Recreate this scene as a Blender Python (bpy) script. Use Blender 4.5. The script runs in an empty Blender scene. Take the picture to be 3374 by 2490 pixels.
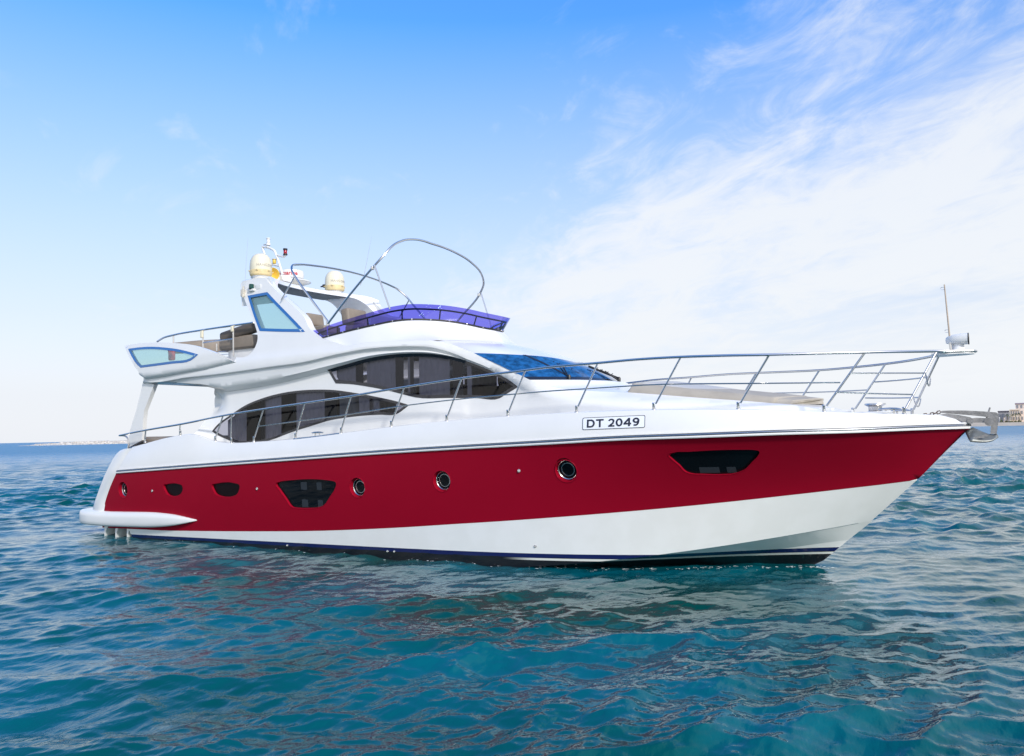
import bpy, bmesh, math, random
import numpy as np
from mathutils import Vector, Matrix, geometry
random.seed(7); rng = np.random.default_rng(11)
sc = bpy.context.scene
COL = sc.collection
R = math.radians
# ------------------------------------------------------------------ camera
PW, PH = 3374.0, 2490.0
FPX = PW*28.0/36.0
CAM = np.array([18.39, -13.75, 2.2])
YAW, PITCH, ROLL = R(30.8), R(3.9), R(1.2)
_fw = np.array([-math.sin(YAW), math.cos(YAW), 0]); _r = np.array([math.cos(YAW), math.sin(YAW), 0]); _up = np.array([0, 0, 1.0])
C_W = _fw*math.cos(PITCH)+_up*math.sin(PITCH)
_u2 = -_fw*math.sin(PITCH)+_up*math.cos(PITCH)
C_R = _r*math.cos(ROLL)-_u2*math.sin(ROLL)
C_U = _r*math.sin(ROLL)+_u2*math.cos(ROLL)
cam_d = bpy.data.cameras.new('camera'); cam_d.sensor_width = 36; cam_d.lens = 28
cam_d.clip_start = 0.1; cam_d.clip_end = 20000
cam = bpy.data.objects.new('camera', cam_d); COL.objects.link(cam)
M3 = Matrix((C_R, C_U, -C_W)).transposed()
cam.matrix_world = Matrix.Translation(Vector(CAM)) @ M3.to_4x4()
sc.camera = cam
# ------------------------------------------------------------------ light
SUN_EL = R(30.0); SUN_DIR = np.array([0.88, -0.475]); SUN_DIR = SUN_DIR/np.linalg.norm(SUN_DIR)
sun_d = bpy.data.lights.new('sun', 'SUN'); sun_d.energy = 1.75; sun_d.angle = R(5.0); sun_d.color = (1.0, 0.965, 0.91)
sun = bpy.data.objects.new('sun', sun_d); COL.objects.link(sun)
sv = Vector((SUN_DIR[0]*math.cos(SUN_EL), SUN_DIR[1]*math.cos(SUN_EL), math.sin(SUN_EL)))
sun.rotation_euler = sv.to_track_quat('Z', 'Y').to_euler(); sun.location = (20, 0, 40)
sc.view_settings.view_transform = 'Standard'; sc.view_settings.look = 'None'
sc.view_settings.exposure = 0.92; sc.view_settings.gamma = 1.0

def N(nt, typ, **kw):
    n = nt.nodes.new(typ)
    for k, v in kw.items():
        if k in ('loc',): continue
        if hasattr(n, k) and k not in n.inputs.keys(): setattr(n, k, v)
        else: n.inputs[k].default_value = v
    return n
def L(nt, a, b): nt.links.new(a, b)
def math_n(nt, op, a, b=None, c=None, clamp=False):
    n = nt.nodes.new('ShaderNodeMath'); n.operation = op; n.use_clamp = clamp
    for i, v in enumerate((a, b, c)):
        if v is None: continue
        if isinstance(v, (int, float)): n.inputs[i].default_value = v
        else: nt.links.new(v, n.inputs[i])
    return n.outputs[0]
def mapr(nt, v, a, b, c=0.0, d=1.0, smooth=True):
    n = nt.nodes.new('ShaderNodeMapRange'); n.interpolation_type = 'SMOOTHSTEP' if smooth else 'LINEAR'
    nt.links.new(v, n.inputs['Value'])
    n.inputs['From Min'].default_value = a; n.inputs['From Max'].default_value = b
    n.inputs['To Min'].default_value = c; n.inputs['To Max'].default_value = d
    return n.outputs['Result']
def mixc(nt, f, a, b, blend='MIX'):
    n = nt.nodes.new('ShaderNodeMix'); n.data_type = 'RGBA'; n.blend_type = blend
    for s, v in ((n.inputs[0], f), (n.inputs[6], a), (n.inputs[7], b)):
        if isinstance(v, (int, float)): s.default_value = v
        elif isinstance(v, tuple): s.default_value = (v+(1.0,))[:4]
        else: nt.links.new(v, s)
    return n.outputs[2]

# ------------------------------------------------------------------ sky
def build_world():
    w = bpy.data.worlds.new('World'); sc.world = w; w.use_nodes = True
    nt = w.node_tree; nt.nodes.clear()
    out = nt.nodes.new('ShaderNodeOutputWorld'); bg = nt.nodes.new('ShaderNodeBackground')
    sky = nt.nodes.new('ShaderNodeTexSky'); sky.sky_type = 'NISHITA'; sky.sun_disc = False
    sky.sun_elevation = SUN_EL; sky.sun_rotation = math.atan2(SUN_DIR[0], SUN_DIR[1])
    sky.air_density = 1.0; sky.dust_density = 0.6; sky.ozone_density = 2.2; sky.altitude = 0
    hs = N(nt, 'ShaderNodeHueSaturation', Saturation=1.34, Value=1.06); L(nt, sky.outputs[0], hs.inputs['Color'])
    skyc = mixc(nt, 1.0, hs.outputs[0], (1.02, 0.90, 1.0), 'MULTIPLY')
    tc = nt.nodes.new('ShaderNodeTexCoord')
    sep = nt.nodes.new('ShaderNodeSeparateXYZ'); L(nt, tc.outputs['Generated'], sep.inputs[0])
    def dotn(vec):
        n = nt.nodes.new('ShaderNodeVectorMath'); n.operation = 'DOT_PRODUCT'
        L(nt, tc.outputs['Generated'], n.inputs[0]); n.inputs[1].default_value = vec
        return n.outputs['Value']
    z = math_n(nt, 'MAXIMUM', sep.outputs['Z'], 0.0)
    zz = math_n(nt, 'ADD', z, 0.12)
    s = _fw - 0.30*_r; s = s/np.linalg.norm(s); t = np.array([s[1], -s[0], 0])     # along / across the cirrus streaks
    al = math_n(nt, 'DIVIDE', dotn(tuple(s)), zz); ac = math_n(nt, 'DIVIDE', dotn(tuple(t)), zz)
    cmb = nt.nodes.new('ShaderNodeCombineXYZ')
    L(nt, math_n(nt, 'MULTIPLY', al, 0.58), cmb.inputs[0]); L(nt, ac, cmb.inputs[1])
    n1 = N(nt, 'ShaderNodeTexNoise', Scale=1.3, Detail=9.0, Roughness=0.62, Distortion=0.55); L(nt, cmb.outputs[0], n1.inputs['Vector'])
    n2 = N(nt, 'ShaderNodeTexNoise', Scale=0.55, Detail=4.0, Roughness=0.5, Distortion=0.3); L(nt, cmb.outputs[0], n2.inputs['Vector'])
    n3 = N(nt, 'ShaderNodeTexNoise', Scale=4.5, Detail=7.0, Roughness=0.65, Distortion=1.2); L(nt, cmb.outputs[0], n3.inputs['Vector'])
    xr = math_n(nt, 'DIVIDE', dotn(tuple(_r)), math_n(nt, 'MAXIMUM', dotn(tuple(_fw)), 0.15))   # bearing off the boat's beam
    lean = math_n(nt, 'MULTIPLY', math_n(nt, 'MAXIMUM', math_n(nt, 'SUBTRACT', z, 0.29), 0.0), 1.1)
    side = mapr(nt, math_n(nt, 'SUBTRACT', xr, lean), -0.46, 0.34)
    dens = math_n(nt, 'ADD', math_n(nt, 'MULTIPLY', n1.outputs[0], 0.60), math_n(nt, 'MULTIPLY', n2.outputs[0], 0.40))
    dens = math_n(nt, 'ADD', dens, math_n(nt, 'MULTIPLY', math_n(nt, 'SUBTRACT', n3.outputs[0], 0.5), 0.42))
    low = mapr(nt, z, 0.40, 0.18)
    thr = math_n(nt, 'ADD', dens, math_n(nt, 'ADD', math_n(nt, 'MULTIPLY', side, 0.24), math_n(nt, 'MULTIPLY', math_n(nt, 'MULTIPLY', low, side), 0.09)))
    cl = mapr(nt, thr, 0.60, 0.86)
    n5 = N(nt, 'ShaderNodeTexNoise', Scale=2.1, Detail=7.0, Roughness=0.6, Distortion=0.8); L(nt, cmb.outputs[0], n5.inputs['Vector'])
    cl = math_n(nt, 'MAXIMUM', cl, math_n(nt, 'MULTIPLY', mapr(nt, n5.outputs[0], 0.60, 0.76), mapr(nt, z, 0.16, 0.26, 0.0, 0.40)))
    cl = math_n(nt, 'MULTIPLY', cl, mapr(nt, z, 0.0, 0.05))
    dim = math_n(nt, 'MULTIPLY', 1.0, mapr(nt, z, 0.14, 0.46, 0.62, 1.04, False)); dc = nt.nodes.new('ShaderNodeCombineXYZ')
    for k in range(3): L(nt, dim, dc.inputs[k])
    skyc = mixc(nt, 1.0, skyc, dc.outputs[0], 'MULTIPLY')
    veil = mapr(nt, z, 0.47, 0.05, 0.0, 0.96, False)
    col = mixc(nt, veil, skyc, (2.98, 3.10, 3.32))
    col = mixc(nt, math_n(nt, 'MULTIPLY', cl, 0.86), col, (3.2, 3.3, 3.42))
    back = math_n(nt, 'MULTIPLY', mapr(nt, dotn(tuple(_fw)), 0.25, -0.55), mapr(nt, z, 0.80, 0.25, 0.0, 0.75))
    col = mixc(nt, back, col, (4.6, 4.6, 4.5))          # added cloud glow behind the camera, out of view, to light the boat's side
    L(nt, col, bg.inputs['Color']); bg.inputs['Strength'].default_value = 0.15
    L(nt, bg.outputs[0], out.inputs[0])
build_world()

# ------------------------------------------------------------------ unprojection: a pixel of the photograph onto the boat's own surface
def ray(px, py): return C_W+C_R*(px-PW/2)/FPX-C_U*(py-PH/2)/FPX
def at_y(px, py, y):
    d = ray(px, py); t = (y-CAM[1])/d[1]; return CAM+d*t
def on(px, py, F, y0=-2.0, n=14):
    y = y0
    for _ in range(n):
        P = at_y(px, py, y); yn = -F(P[0], P[2]); y = 0.5*y+0.5*yn if _ > 3 else yn
    P = at_y(px, py, y); return P
def onx(px, py, b):        # half breadth depends on x only
    return on(px, py, lambda x, z: b(x))

# ------------------------------------------------------------------ materials
def pbr(name, col, rough=0.4, metal=0.0, spec=0.5, coat=0.0, bump=0.0, bscale=30.0, var=0.0, vscale=3.0, **kw):
    m = bpy.data.materials.new(name); m.use_nodes = True; nt = m.node_tree; b = nt.nodes['Principled BSDF']
    b.inputs['Base Color'].default_value = (*col, 1); b.inputs['Roughness'].default_value = rough
    b.inputs['Metallic'].default_value = metal; b.inputs['Specular IOR Level'].default_value = spec
    b.inputs['Coat Weight'].default_value = coat; b.inputs['Coat Roughness'].default_value = 0.04
    if var or bump:
        tc = nt.nodes.new('ShaderNodeTexCoord')
    if var:
        n = N(nt, 'ShaderNodeTexNoise', Scale=vscale, Detail=6.0, Roughness=0.6); L(nt, tc.outputs['Object'], n.inputs['Vector'])
        f = mapr(nt, n.outputs[0], 0.3, 0.7)
        L(nt, mixc(nt, f, tuple(c*(1-var) for c in col), tuple(min(1, c*(1+var*0.5)) for c in col)), b.inputs['Base Color'])
    if bump:
        n = N(nt, 'ShaderNodeTexNoise', Scale=bscale, Detail=4.0); L(nt, tc.outputs['Object'], n.inputs['Vector'])
        bp = N(nt, 'ShaderNodeBump', Strength=bump, Distance=0.02); L(nt, n.outputs[0], bp.inputs['Height']); L(nt, bp.outputs[0], b.inputs['Normal'])
    return m
def glass_sheet(name, tint, refl=0.9, rough=0.0, mixbase=None, base=(0.02, 0.02, 0.03)):
    m = bpy.data.materials.new(name); m.use_nodes = True; nt = m.node_tree; nt.nodes.clear()
    o = nt.nodes.new('ShaderNodeOutputMaterial'); tr = nt.nodes.new('ShaderNodeBsdfTransparent'); tr.inputs[0].default_value = (*tint, 1)
    gl = nt.nodes.new('ShaderNodeBsdfGlossy'); gl.inputs['Roughness'].default_value = rough; gl.inputs[0].default_value = (refl, refl, refl, 1)
    fr = nt.nodes.new('ShaderNodeFresnel'); fr.inputs[0].default_value = 1.5
    src = tr.outputs[0]
    if mixbase:
        df = nt.nodes.new('ShaderNodeBsdfDiffuse'); df.inputs[0].default_value = (*base, 1)
        mm = nt.nodes.new('ShaderNodeMixShader'); mm.inputs[0].default_value = mixbase
        L(nt, tr.outputs[0], mm.inputs[1]); L(nt, df.outputs[0], mm.inputs[2]); src = mm.outputs[0]
    mx = nt.nodes.new('ShaderNodeMixShader'); L(nt, fr.outputs[0], mx.inputs[0]); L(nt, src, mx.inputs[1]); L(nt, gl.outputs[0], mx.inputs[2])
    L(nt, mx.outputs[0], o.inputs[0]); return m
WHITE = pbr('white gelcoat', (0.78, 0.775, 0.755), 0.22, coat=0.25, var=0.025, vscale=1.2)
RED = pbr('red topside paint', (0.290, 0.0032, 0.018), 0.4, spec=0.06, coat=0.0, var=0.03, vscale=0.8)
STEEL = pbr('polished steel', (0.66, 0.64, 0.62), 0.27, metal=1.0)
CASTM = pbr('cast anchor steel', (0.36, 0.34, 0.32), 0.5, metal=0.45, var=0.25, vscale=9, bump=0.25, bscale=40)
RAILM = pbr('rub rail steel', (0.35, 0.36, 0.38), 0.25, metal=0.9)
BLACK = pbr('black rubber', (0.012, 0.012, 0.013), 0.45)
DARKGL = pbr('dark hull glass', (0.004, 0.005, 0.007), 0.04, spec=0.22)
CREAM = pbr('cream dome plastic', (0.76, 0.70, 0.53), 0.35, var=0.03, vscale=5)
CREAM2 = pbr('yellowed dome base plastic', (0.72, 0.57, 0.30), 0.4, var=0.10, vscale=8)
YELLOW = pbr('yellowed horn plastic', (0.80, 0.56, 0.10), 0.4, var=0.1, vscale=12)
TAN = pbr('taupe cushion vinyl', (0.25, 0.205, 0.16), 0.6, bump=0.15, bscale=60, var=0.12, vscale=4)
DTAN = pbr('dark taupe cushion vinyl', (0.13, 0.105, 0.085), 0.6, bump=0.15, bscale=60, var=0.12, vscale=4)
PAD = pbr('sand sun pad fabric', (0.40, 0.36, 0.30), 0.75, bump=0.2, bscale=90, var=0.1, vscale=3)
GREYW = pbr('grey liner', (0.42, 0.43, 0.43), 0.5, var=0.06, vscale=3)
FRAMEB = pbr('blue window edge', (0.02, 0.14, 0.40), 0.12, spec=0.6)
FRAMEK = pbr('black window edge', (0.02, 0.02, 0.026), 0.12, spec=0.5)
NAVY = pbr('navy lettering', (0.012, 0.014, 0.03), 0.4)
REDTX = pbr('red lettering', (0.50, 0.02, 0.04), 0.4)
GREYTX = pbr('faded grey lettering', (0.33, 0.30, 0.27), 0.5)
TEAK = pbr('brown teak', (0.22, 0.12, 0.06), 0.5, var=0.2, vscale=10)
CURT = pbr('cream curtain', (0.80, 0.77, 0.74), 0.8, var=0.08, vscale=6)
WOODIN = pbr('dark cabin wood', (0.10, 0.06, 0.035), 0.35, var=0.2, vscale=5)
CABWIN = glass_sheet('smoked cabin glass', (0.52, 0.52, 0.60), 0.5)
ARCHGL = glass_sheet('pale cyan glass', (0.56, 0.78, 0.76), 1.0, mixbase=0.25, base=(0.36, 0.58, 0.58))
SCREEN = glass_sheet('violet windscreen acrylic', (0.24, 0.21, 0.81), 0.9)
WSGL = pbr('blue windshield glass', (0.014, 0.10, 0.27), 0.05, spec=0.9, var=0.6, vscale=9, bump=0.02, bscale=7)

def hull_paint():
    m = bpy.data.materials.new('white hull with boot stripe'); m.use_nodes = True; nt = m.node_tree; b = nt.nodes['Principled BSDF']
    tc = nt.nodes.new('ShaderNodeTexCoord'); sp = nt.nodes.new('ShaderNodeSeparateXYZ'); L(nt, tc.outputs['Object'], sp.inputs[0])
    v = math_n(nt, 'SUBTRACT', sp.outputs['Z'], math_n(nt, 'ADD', math_n(nt, 'MULTIPLY', sp.outputs['X'], 0.0152), 0.010))
    nz = N(nt, 'ShaderNodeTexNoise', Scale=2.5, Detail=5.0); L(nt, tc.outputs['Object'], nz.inputs['Vector'])
    vl = math_n(nt, 'ADD', v, math_n(nt, 'MULTIPLY', math_n(nt, 'SUBTRACT', nz.outputs[0], 0.5), 0.05))
    white = mixc(nt, mapr(nt, nz.outputs[0], 0.35, 0.65), (0.82, 0.815, 0.785), (0.85, 0.845, 0.82))
    c = mixc(nt, mapr(nt, v, -0.001, 0.001), (0.008, 0.012, 0.085), white)
    c = mixc(nt, mapr(nt, vl, -0.062, -0.072), c, (0.010, 0.009, 0.012))
    band = math_n(nt, 'MULTIPLY', mapr(nt, v, -0.112, -0.110), mapr(nt, v, -0.074, -0.076))
    band = math_n(nt, 'MULTIPLY', band, mapr(nt, sp.outputs['X'], 11.2, 11.9))
    c = mixc(nt, band, c, (0.72, 0.72, 0.66))
    L(nt, c, b.inputs['Base Color']); b.inputs['Roughness'].default_value = 0.2; b.inputs['Coat Weight'].default_value = 0.25
    return m
HULLW = hull_paint()

# ------------------------------------------------------------------ object helpers
def link(name, me, mat, parent=None, smooth=True, ang=32):
    if smooth:
        bm = bmesh.new(); bm.from_mesh(me)
        for f in bm.faces: f.smooth = True
        ca = math.cos(R(ang))  # darker green around the boat: hull shade put into the water colour
        for e in bm.edges:
            if len(e.link_faces) == 2:
                if e.link_faces[0].normal.dot(e.link_faces[1].normal) < ca: e.smooth = False
        bm.to_mesh(me); bm.free()
    o = bpy.data.objects.new(name, me); COL.objects.link(o)
    for m in (mat if isinstance(mat, (list, tuple)) else [mat]): me.materials.append(m)
    if parent is not None: o.parent = parent
    return o
def raw(name, verts, faces, mat, parent=None, smooth=True, mirror=False, ang=32, fix=True):
    verts = [tuple(map(float, v)) for v in verts]; faces = [tuple(f) for f in faces]
    if mirror:
        n = len(verts); verts = verts+[(x, -y, z) for x, y, z in verts]
        faces = faces+[tuple(i+n for i in reversed(f)) for f in faces]
    me = bpy.data.meshes.new(name); me.from_pydata(verts, [], faces); me.update()
    bm = bmesh.new(); bm.from_mesh(me)
    bmesh.ops.remove_doubles(bm, verts=bm.verts, dist=0.0004)
    bmesh.ops.dissolve_degenerate(bm, edges=bm.edges, dist=0.0002)
    if fix: bmesh.ops.recalc_face_normals(bm, faces=bm.faces)
    bm.to_mesh(me); bm.free()
    return link(name, me, mat, parent, smooth, ang)
def empty(name, loc=(0, 0, 0), parent=None):
    o = bpy.data.objects.new(name, None); COL.objects.link(o); o.location = loc; o.empty_display_size = 0.3
    if parent: o.parent = parent
    return o
def tag(o, label=None, cat=None, group=None, kind=None):
    if label: o['label'] = label
    if cat: o['category'] = cat
    if group: o['group'] = group
    if kind: o['kind'] = kind
    return o
class MB:
    """collects shapes that become one mesh"""
    def __init__(s): s.v = []; s.f = []
    def add(s, v, f):
        n = len(s.v); s.v += [tuple(map(float, p)) for p in v]; s.f += [tuple(i+n for i in q) for q in f]; return s
    def grid(s, rows, close=False):
        nr, nc = len(rows), len(rows[0]); v = [p for r in rows for p in r]; f = []
        for i in range(nr-1):
            for j in range(nc if close else nc-1):
                k = (j+1) % nc; f.append((i*nc+j, i*nc+k, (i+1)*nc+k, (i+1)*nc+j))
        return s.add(v, f)
    def tube(s, pts, r, n=8, caps=True, close=False):
        pts = [Vector(p) for p in pts]; m = len(pts); rows = []; up = None
        rr = r if isinstance(r, (list, tuple)) else [r]*m
        for i, p in enumerate(pts):
            a = pts[(i-1) % m] if (i > 0 or close) else p; b = pts[(i+1) % m] if (i < m-1 or close) else p
            t = (b-a).normalized()
            if up is None:
                up = t.orthogonal().normalized()
            up = (up-t*up.dot(t)).normalized(); w = t.cross(up)
            rows.append([p+(up*math.cos(2*math.pi*k/n)+w*math.sin(2*math.pi*k/n))*rr[i] for k in range(n)])
        if close: rows.append(rows[0])
        s.grid(rows, True)
        if caps and not close:
            k = len(s.v); s.f.append(tuple(range(k-n, k))); s.f.append(tuple(reversed(range(k-n*m, k-n*m+n))))
        return s
    def lathe(s, prof, c, n=24, axis=(0, 0, 1)):
        ax = Vector(axis).normalized(); u = ax.orthogonal().normalized(); w = ax.cross(u); c = Vector(c)
        rows = [[c+ax*z+(u*math.cos(2*math.pi*k/n)+w*math.sin(2*math.pi*k/n))*r for k in range(n)] for r, z in prof]
        return s.grid(rows, True)
    def box(s, c, d, rot=None, bev=0.0):
        bm = bmesh.new(); bmesh.ops.create_cube(bm, size=1.0)
        bmesh.ops.scale(bm, vec=d, verts=bm.verts)
        if bev: bmesh.ops.bevel(bm, geom=bm.edges[:]+bm.verts[:], offset=bev, segments=3, affect='EDGES', profile=0.6)
        if rot is not None: bmesh.ops.transform(bm, matrix=rot, verts=bm.verts)
        bmesh.ops.translate(bm, vec=c, verts=bm.verts); bm.verts.index_update()
        s.add([v.co[:] for v in bm.verts], [[v.index for v in f.verts] for f in bm.faces]); bm.free(); return s
    def prism(s, poly, d):
        """closed polygon of points extruded by vector d"""
        n = len(poly); d = Vector(d); a = [Vector(p) for p in poly]; b = [p+d for p in a]
        s.add(a+b, [tuple(range(n)), tuple(reversed(range(n, 2*n)))]+[(i, (i+1) % n, n+(i+1) % n, n+i) for i in range(n)]); return s
    def build(s, name, mat, parent=None, smooth=True, ang=32, mirror=False, fix=True): return raw(name, s.v, s.f, mat, parent, smooth, mirror, ang, fix)
    def build_each(s, name, mat, parent=None, **kw):
        """every separate piece becomes an object of its own"""
        par = list(range(len(s.v)))
        def find(i):
            while par[i] != i: par[i] = par[par[i]]; i = par[i]
            return i
        for q in s.f:
            for i in q[1:]: par[find(i)] = find(q[0])
        gr_ = {}
        for q in s.f: gr_.setdefault(find(q[0]), []).append(q)
        out = []
        for fs in gr_.values():
            ids = sorted({i for q in fs for i in q}); mp = {i: k for k, i in enumerate(ids)}
            out.append(raw(name, [s.v[i] for i in ids], [tuple(mp[i] for i in q) for q in fs], mat, parent, **kw))
        return out
def spline(p, n=8, closed=False, corner=48):
    """Catmull-Rom through points; sharp turns stay corners"""
    p = [np.asarray(q, float) for q in p]; m = len(p); out = []
    def tang(i):
        if not closed and (i == 0 or i == m-1): return None
        a, b, c = p[(i-1) % m], p[i], p[(i+1) % m]; u, v = b-a, c-b
        lu, lv = np.linalg.norm(u), np.linalg.norm(v)
        if lu < 1e-9 or lv < 1e-9 or np.dot(u, v)/(lu*lv) < math.cos(R(corner)): return None
        return (u/lu*lv+v/lv*lu)/(lu+lv)
    for i in range(m if closed else m-1):
        a, b = p[i], p[(i+1) % m]; l = np.linalg.norm(b-a); ta, tb = tang(i), tang((i+1) % m)
        ta = (b-a) if ta is None else ta*l; tb = (b-a) if tb is None else tb*l
        for k in range(n):
            t = k/n; t2, t3 = t*t, t*t*t
            out.append(a*(2*t3-3*t2+1)+ta*(t3-2*t2+t)+b*(-2*t3+3*t2)+tb*(t3-t2))
    if not closed: out.append(p[-1])
    return np.array(out)
def resample(p, d, closed=False):
    p = np.asarray(p, float); q = np.vstack([p, p[:1]]) if closed else p
    s = np.concatenate([[0], np.cumsum(np.linalg.norm(np.diff(q, axis=0), axis=1))])
    n = max(2, int(round(s[-1]/d))); t = np.linspace(0, s[-1], n+1)
    r = np.stack([np.interp(t, s, q[:, k]) for k in range(q.shape[1])], 1)
    return r[:-1] if closed else r
def densify(p, d, closed=True):
    """keep every vertex, add points so that no edge is longer than d"""
    p = [np.asarray(q, float) for q in p]; out = []
    for i in range(len(p) if closed else len(p)-1):
        a, b = p[i], p[(i+1) % len(p)]; k = max(1, int(math.ceil(np.linalg.norm(b-a)/d)))
        out += [a+(b-a)*j/k for j in range(k)]
    if not closed: out.append(p[-1])
    return np.array(out)
def inside(pts, poly):
    x, y = pts[:, 0], pts[:, 1]; c = np.zeros(len(pts), bool); n = len(poly); j = n-1
    for i in range(n):
        xi, yi = poly[i]; xj, yj = poly[j]
        if yi != yj:
            c ^= ((yi > y) != (yj > y)) & (x < (xj-xi)*(y-yi)/(yj-yi)+xi)
        j = i
    return c
def cdt_sheet(outer, holes, creases, sp, F):
    """triangulated sheet over a region of the (x, z) side plane, lifted to y = -F(x, z). returns verts, faces"""
    loops = [densify(outer, sp)]+[densify(h, sp*0.8) for h in holes]
    pts = []; edges = []
    for lp in loops:
        k = len(pts); pts += [tuple(q) for q in lp]; edges += [(k+i, k+(i+1) % len(lp)) for i in range(len(lp))]
    for cr in creases:
        cr = densify(cr, sp, closed=False); ok = inside(cr, loops[0])
        for h in loops[1:]: ok &= ~inside(cr, h)
        k = len(pts); pts += [tuple(q) for q in cr]
        edges += [(k+i, k+i+1) for i in range(len(cr)-1) if ok[i] and ok[i+1]]
    P = np.array(pts); lo, hi = P.min(0), P.max(0)
    gx, gz = np.meshgrid(np.arange(lo[0], hi[0], sp), np.arange(lo[1], hi[1], sp)); g = np.stack([gx.ravel(), gz.ravel()], 1)
    g[:, 0] += (np.round((g[:, 1]-lo[1])/sp) % 2)*sp*0.5
    g = g[inside(g, loops[0])]
    for h in loops[1:]: g = g[~inside(g, h)]
    keep = np.ones(len(g), bool)
    for i in range(0, len(P), 200):
        d = np.linalg.norm(g[:, None, :]-P[None, i:i+200, :], axis=2).min(1); keep &= d > sp*0.5
    pts += [tuple(q) for q in g[keep]]
    V, E, Fc, *_ = geometry.delaunay_2d_cdt([Vector(q) for q in pts], edges, [], 0, 1e-6)
    V = np.array([v[:] for v in V]); Fc = [f for f in Fc]
    cen = np.array([V[list(f)].mean(0) for f in Fc]); ok = inside(cen, loops[0])
    for h in loops[1:]: ok &= ~inside(cen, h)
    Fc = [tuple(f) for f, k in zip(Fc, ok) if k]
    v3 = [(x, -F(x, z), z) for x, z in V]
    out = []
    for f in Fc:
        a, b, c = (V[i] for i in f[:3]); cr = (b[0]-a[0])*(c[1]-a[1])-(b[1]-a[1])*(c[0]-a[0])
        if abs(cr) < 1.5e-5: continue      # slivers along the outline
        out.append(f if cr > 0 else tuple(reversed(f)))     # outward = -y
    return v3, out
def shell(v, f, th):
    """gives a sheet a thickness th inboard (towards +y), with a closed edge"""
    n = len(v); v2 = list(v)+[(x, y+th, z) for x, y, z in v]; cnt = {}
    for q in f:
        for i in range(len(q)):
            a, b = q[i], q[(i+1) % len(q)]; cnt[(a, b)] = 1
    f2 = list(f)+[tuple(i+n for i in reversed(q)) for q in f]
    for a, b in cnt:
        if (b, a) not in cnt: f2.append((b, a, a+n, b+n))
    return v2, f2
def loop3(poly, F, off=0.0): return [(x, -(F(x, z)+off), z) for x, z in poly]
def shrink(poly, d):
    """offset a closed 2D polygon inwards by d"""
    p = np.asarray(poly); a = 0.5*np.sum(p[:, 0]*np.roll(p[:, 1], -1)-np.roll(p[:, 0], -1)*p[:, 1]); sg = 1 if a > 0 else -1
    e1 = p-np.roll(p, 1, 0); e2 = np.roll(p, -1, 0)-p
    e1 /= np.linalg.norm(e1, axis=1)[:, None]+1e-12; e2 /= np.linalg.norm(e2, axis=1)[:, None]+1e-12
    n1 = np.stack([-e1[:, 1], e1[:, 0]], 1)*sg; n2 = np.stack([-e2[:, 1], e2[:, 0]], 1)*sg
    b = n1+n2; l = np.linalg.norm(b, axis=1)[:, None]; b = b/np.maximum(l, 0.2); cs = np.maximum((b*n1).sum(1), 0.45)[:, None]
    return p+b/cs*d
def px_loop(px, F, closed=True, n=5, corner=48, y0=-2.0):
    s = spline(px, n, closed, corner); q = np.array([on(a, b, F, y0) for a, b in s]); return q[:, [0, 2]]
def interp(xs, ys): 
    xs = np.array(xs, float); ys = np.array(ys, float)
    return lambda x: float(np.interp(x, xs, ys))
def smooth_interp(xs, ys):
    s = spline(list(zip(xs, ys)), 12, False, 89); return interp(s[:, 0], s[:, 1])
def text_mesh(txt, size=1.0, bold=0.0):
    cu = bpy.data.curves.new('lettering', 'FONT'); cu.body = txt; cu.size = size; cu.offset = bold; cu.align_x = 'CENTER'; cu.align_y = 'CENTER'
    cu.resolution_u = 4
    o = bpy.data.objects.new('lettering_source', cu); COL.objects.link(o)
    me = bpy.data.meshes.new_from_object(o.evaluated_get(bpy.context.evaluated_depsgraph_get()))
    v = [tuple(q.co) for q in me.vertices]; f = [tuple(p.vertices) for p in me.polygons]
    bpy.data.objects.remove(o); bpy.data.curves.remove(cu); bpy.data.meshes.remove(me)
    return v, f

# ------------------------------------------------------------------ the yacht
yacht = tag(empty('motor_yacht'), 'red and white flybridge motor yacht lying afloat on choppy blue sea', 'motor yacht')
XT = 18.16
def b_rub(x):
    if x < 2: return 2.47-0.10*((2-x)/2)**2
    if x < 11: return 2.47
    return max(0.0, 2.47*(1-((x-11)/(XT-11))**3.6)) if x < XT else 0.0
def b_red(x): return 2.33-0.05*max(0, (2-x)/2)**2 if x < 8.0 else (max(0.0, 2.33*(1-((x-8.0)/(17.40-8.0))**3.3)) if x < 17.40 else 0.0)
def b_chi(x): return 2.23-0.05*max(0, (2-x)/2)**2 if x < 8.0 else (max(0.0, 2.23*(1-((x-8.0)/(16.72-8.0))**3.25)) if x < 16.72 else 0.0)
def b_deck(x):
    if x < 3: return 2.36-0.06*((3-x)/2)**2
    if x < 11: return 2.36
    return max(0.0, 2.36*(1-((x-11)/(18.07-11))**3.6)) if x < 18.07 else 0.0
RUB = [(383,1555.5),(587,1540),(802,1524),(1030,1507),(1357,1484),(1500,1475.5),(1857,1455.6),(2000,1447),(2300,1436),(2574,1426),(2835,1418.6),(3000,1411.5),(3082,1408.5),(3199,1405)]
REDB = [(462,1743),(498,1745.5),(641,1748.8),(800,1750),(1030,1748.8),(1336,1736.5),(1500,1726),(1600,1720),(1893,1699),(2100,1682),(2386,1654.5),(2636,1627),(2900,1596.5),(3023,1581)]
CHI = [(2243,1818),(2421.5,1792),(2636,1757),(2832,1722),(2873,1714)]
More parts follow.
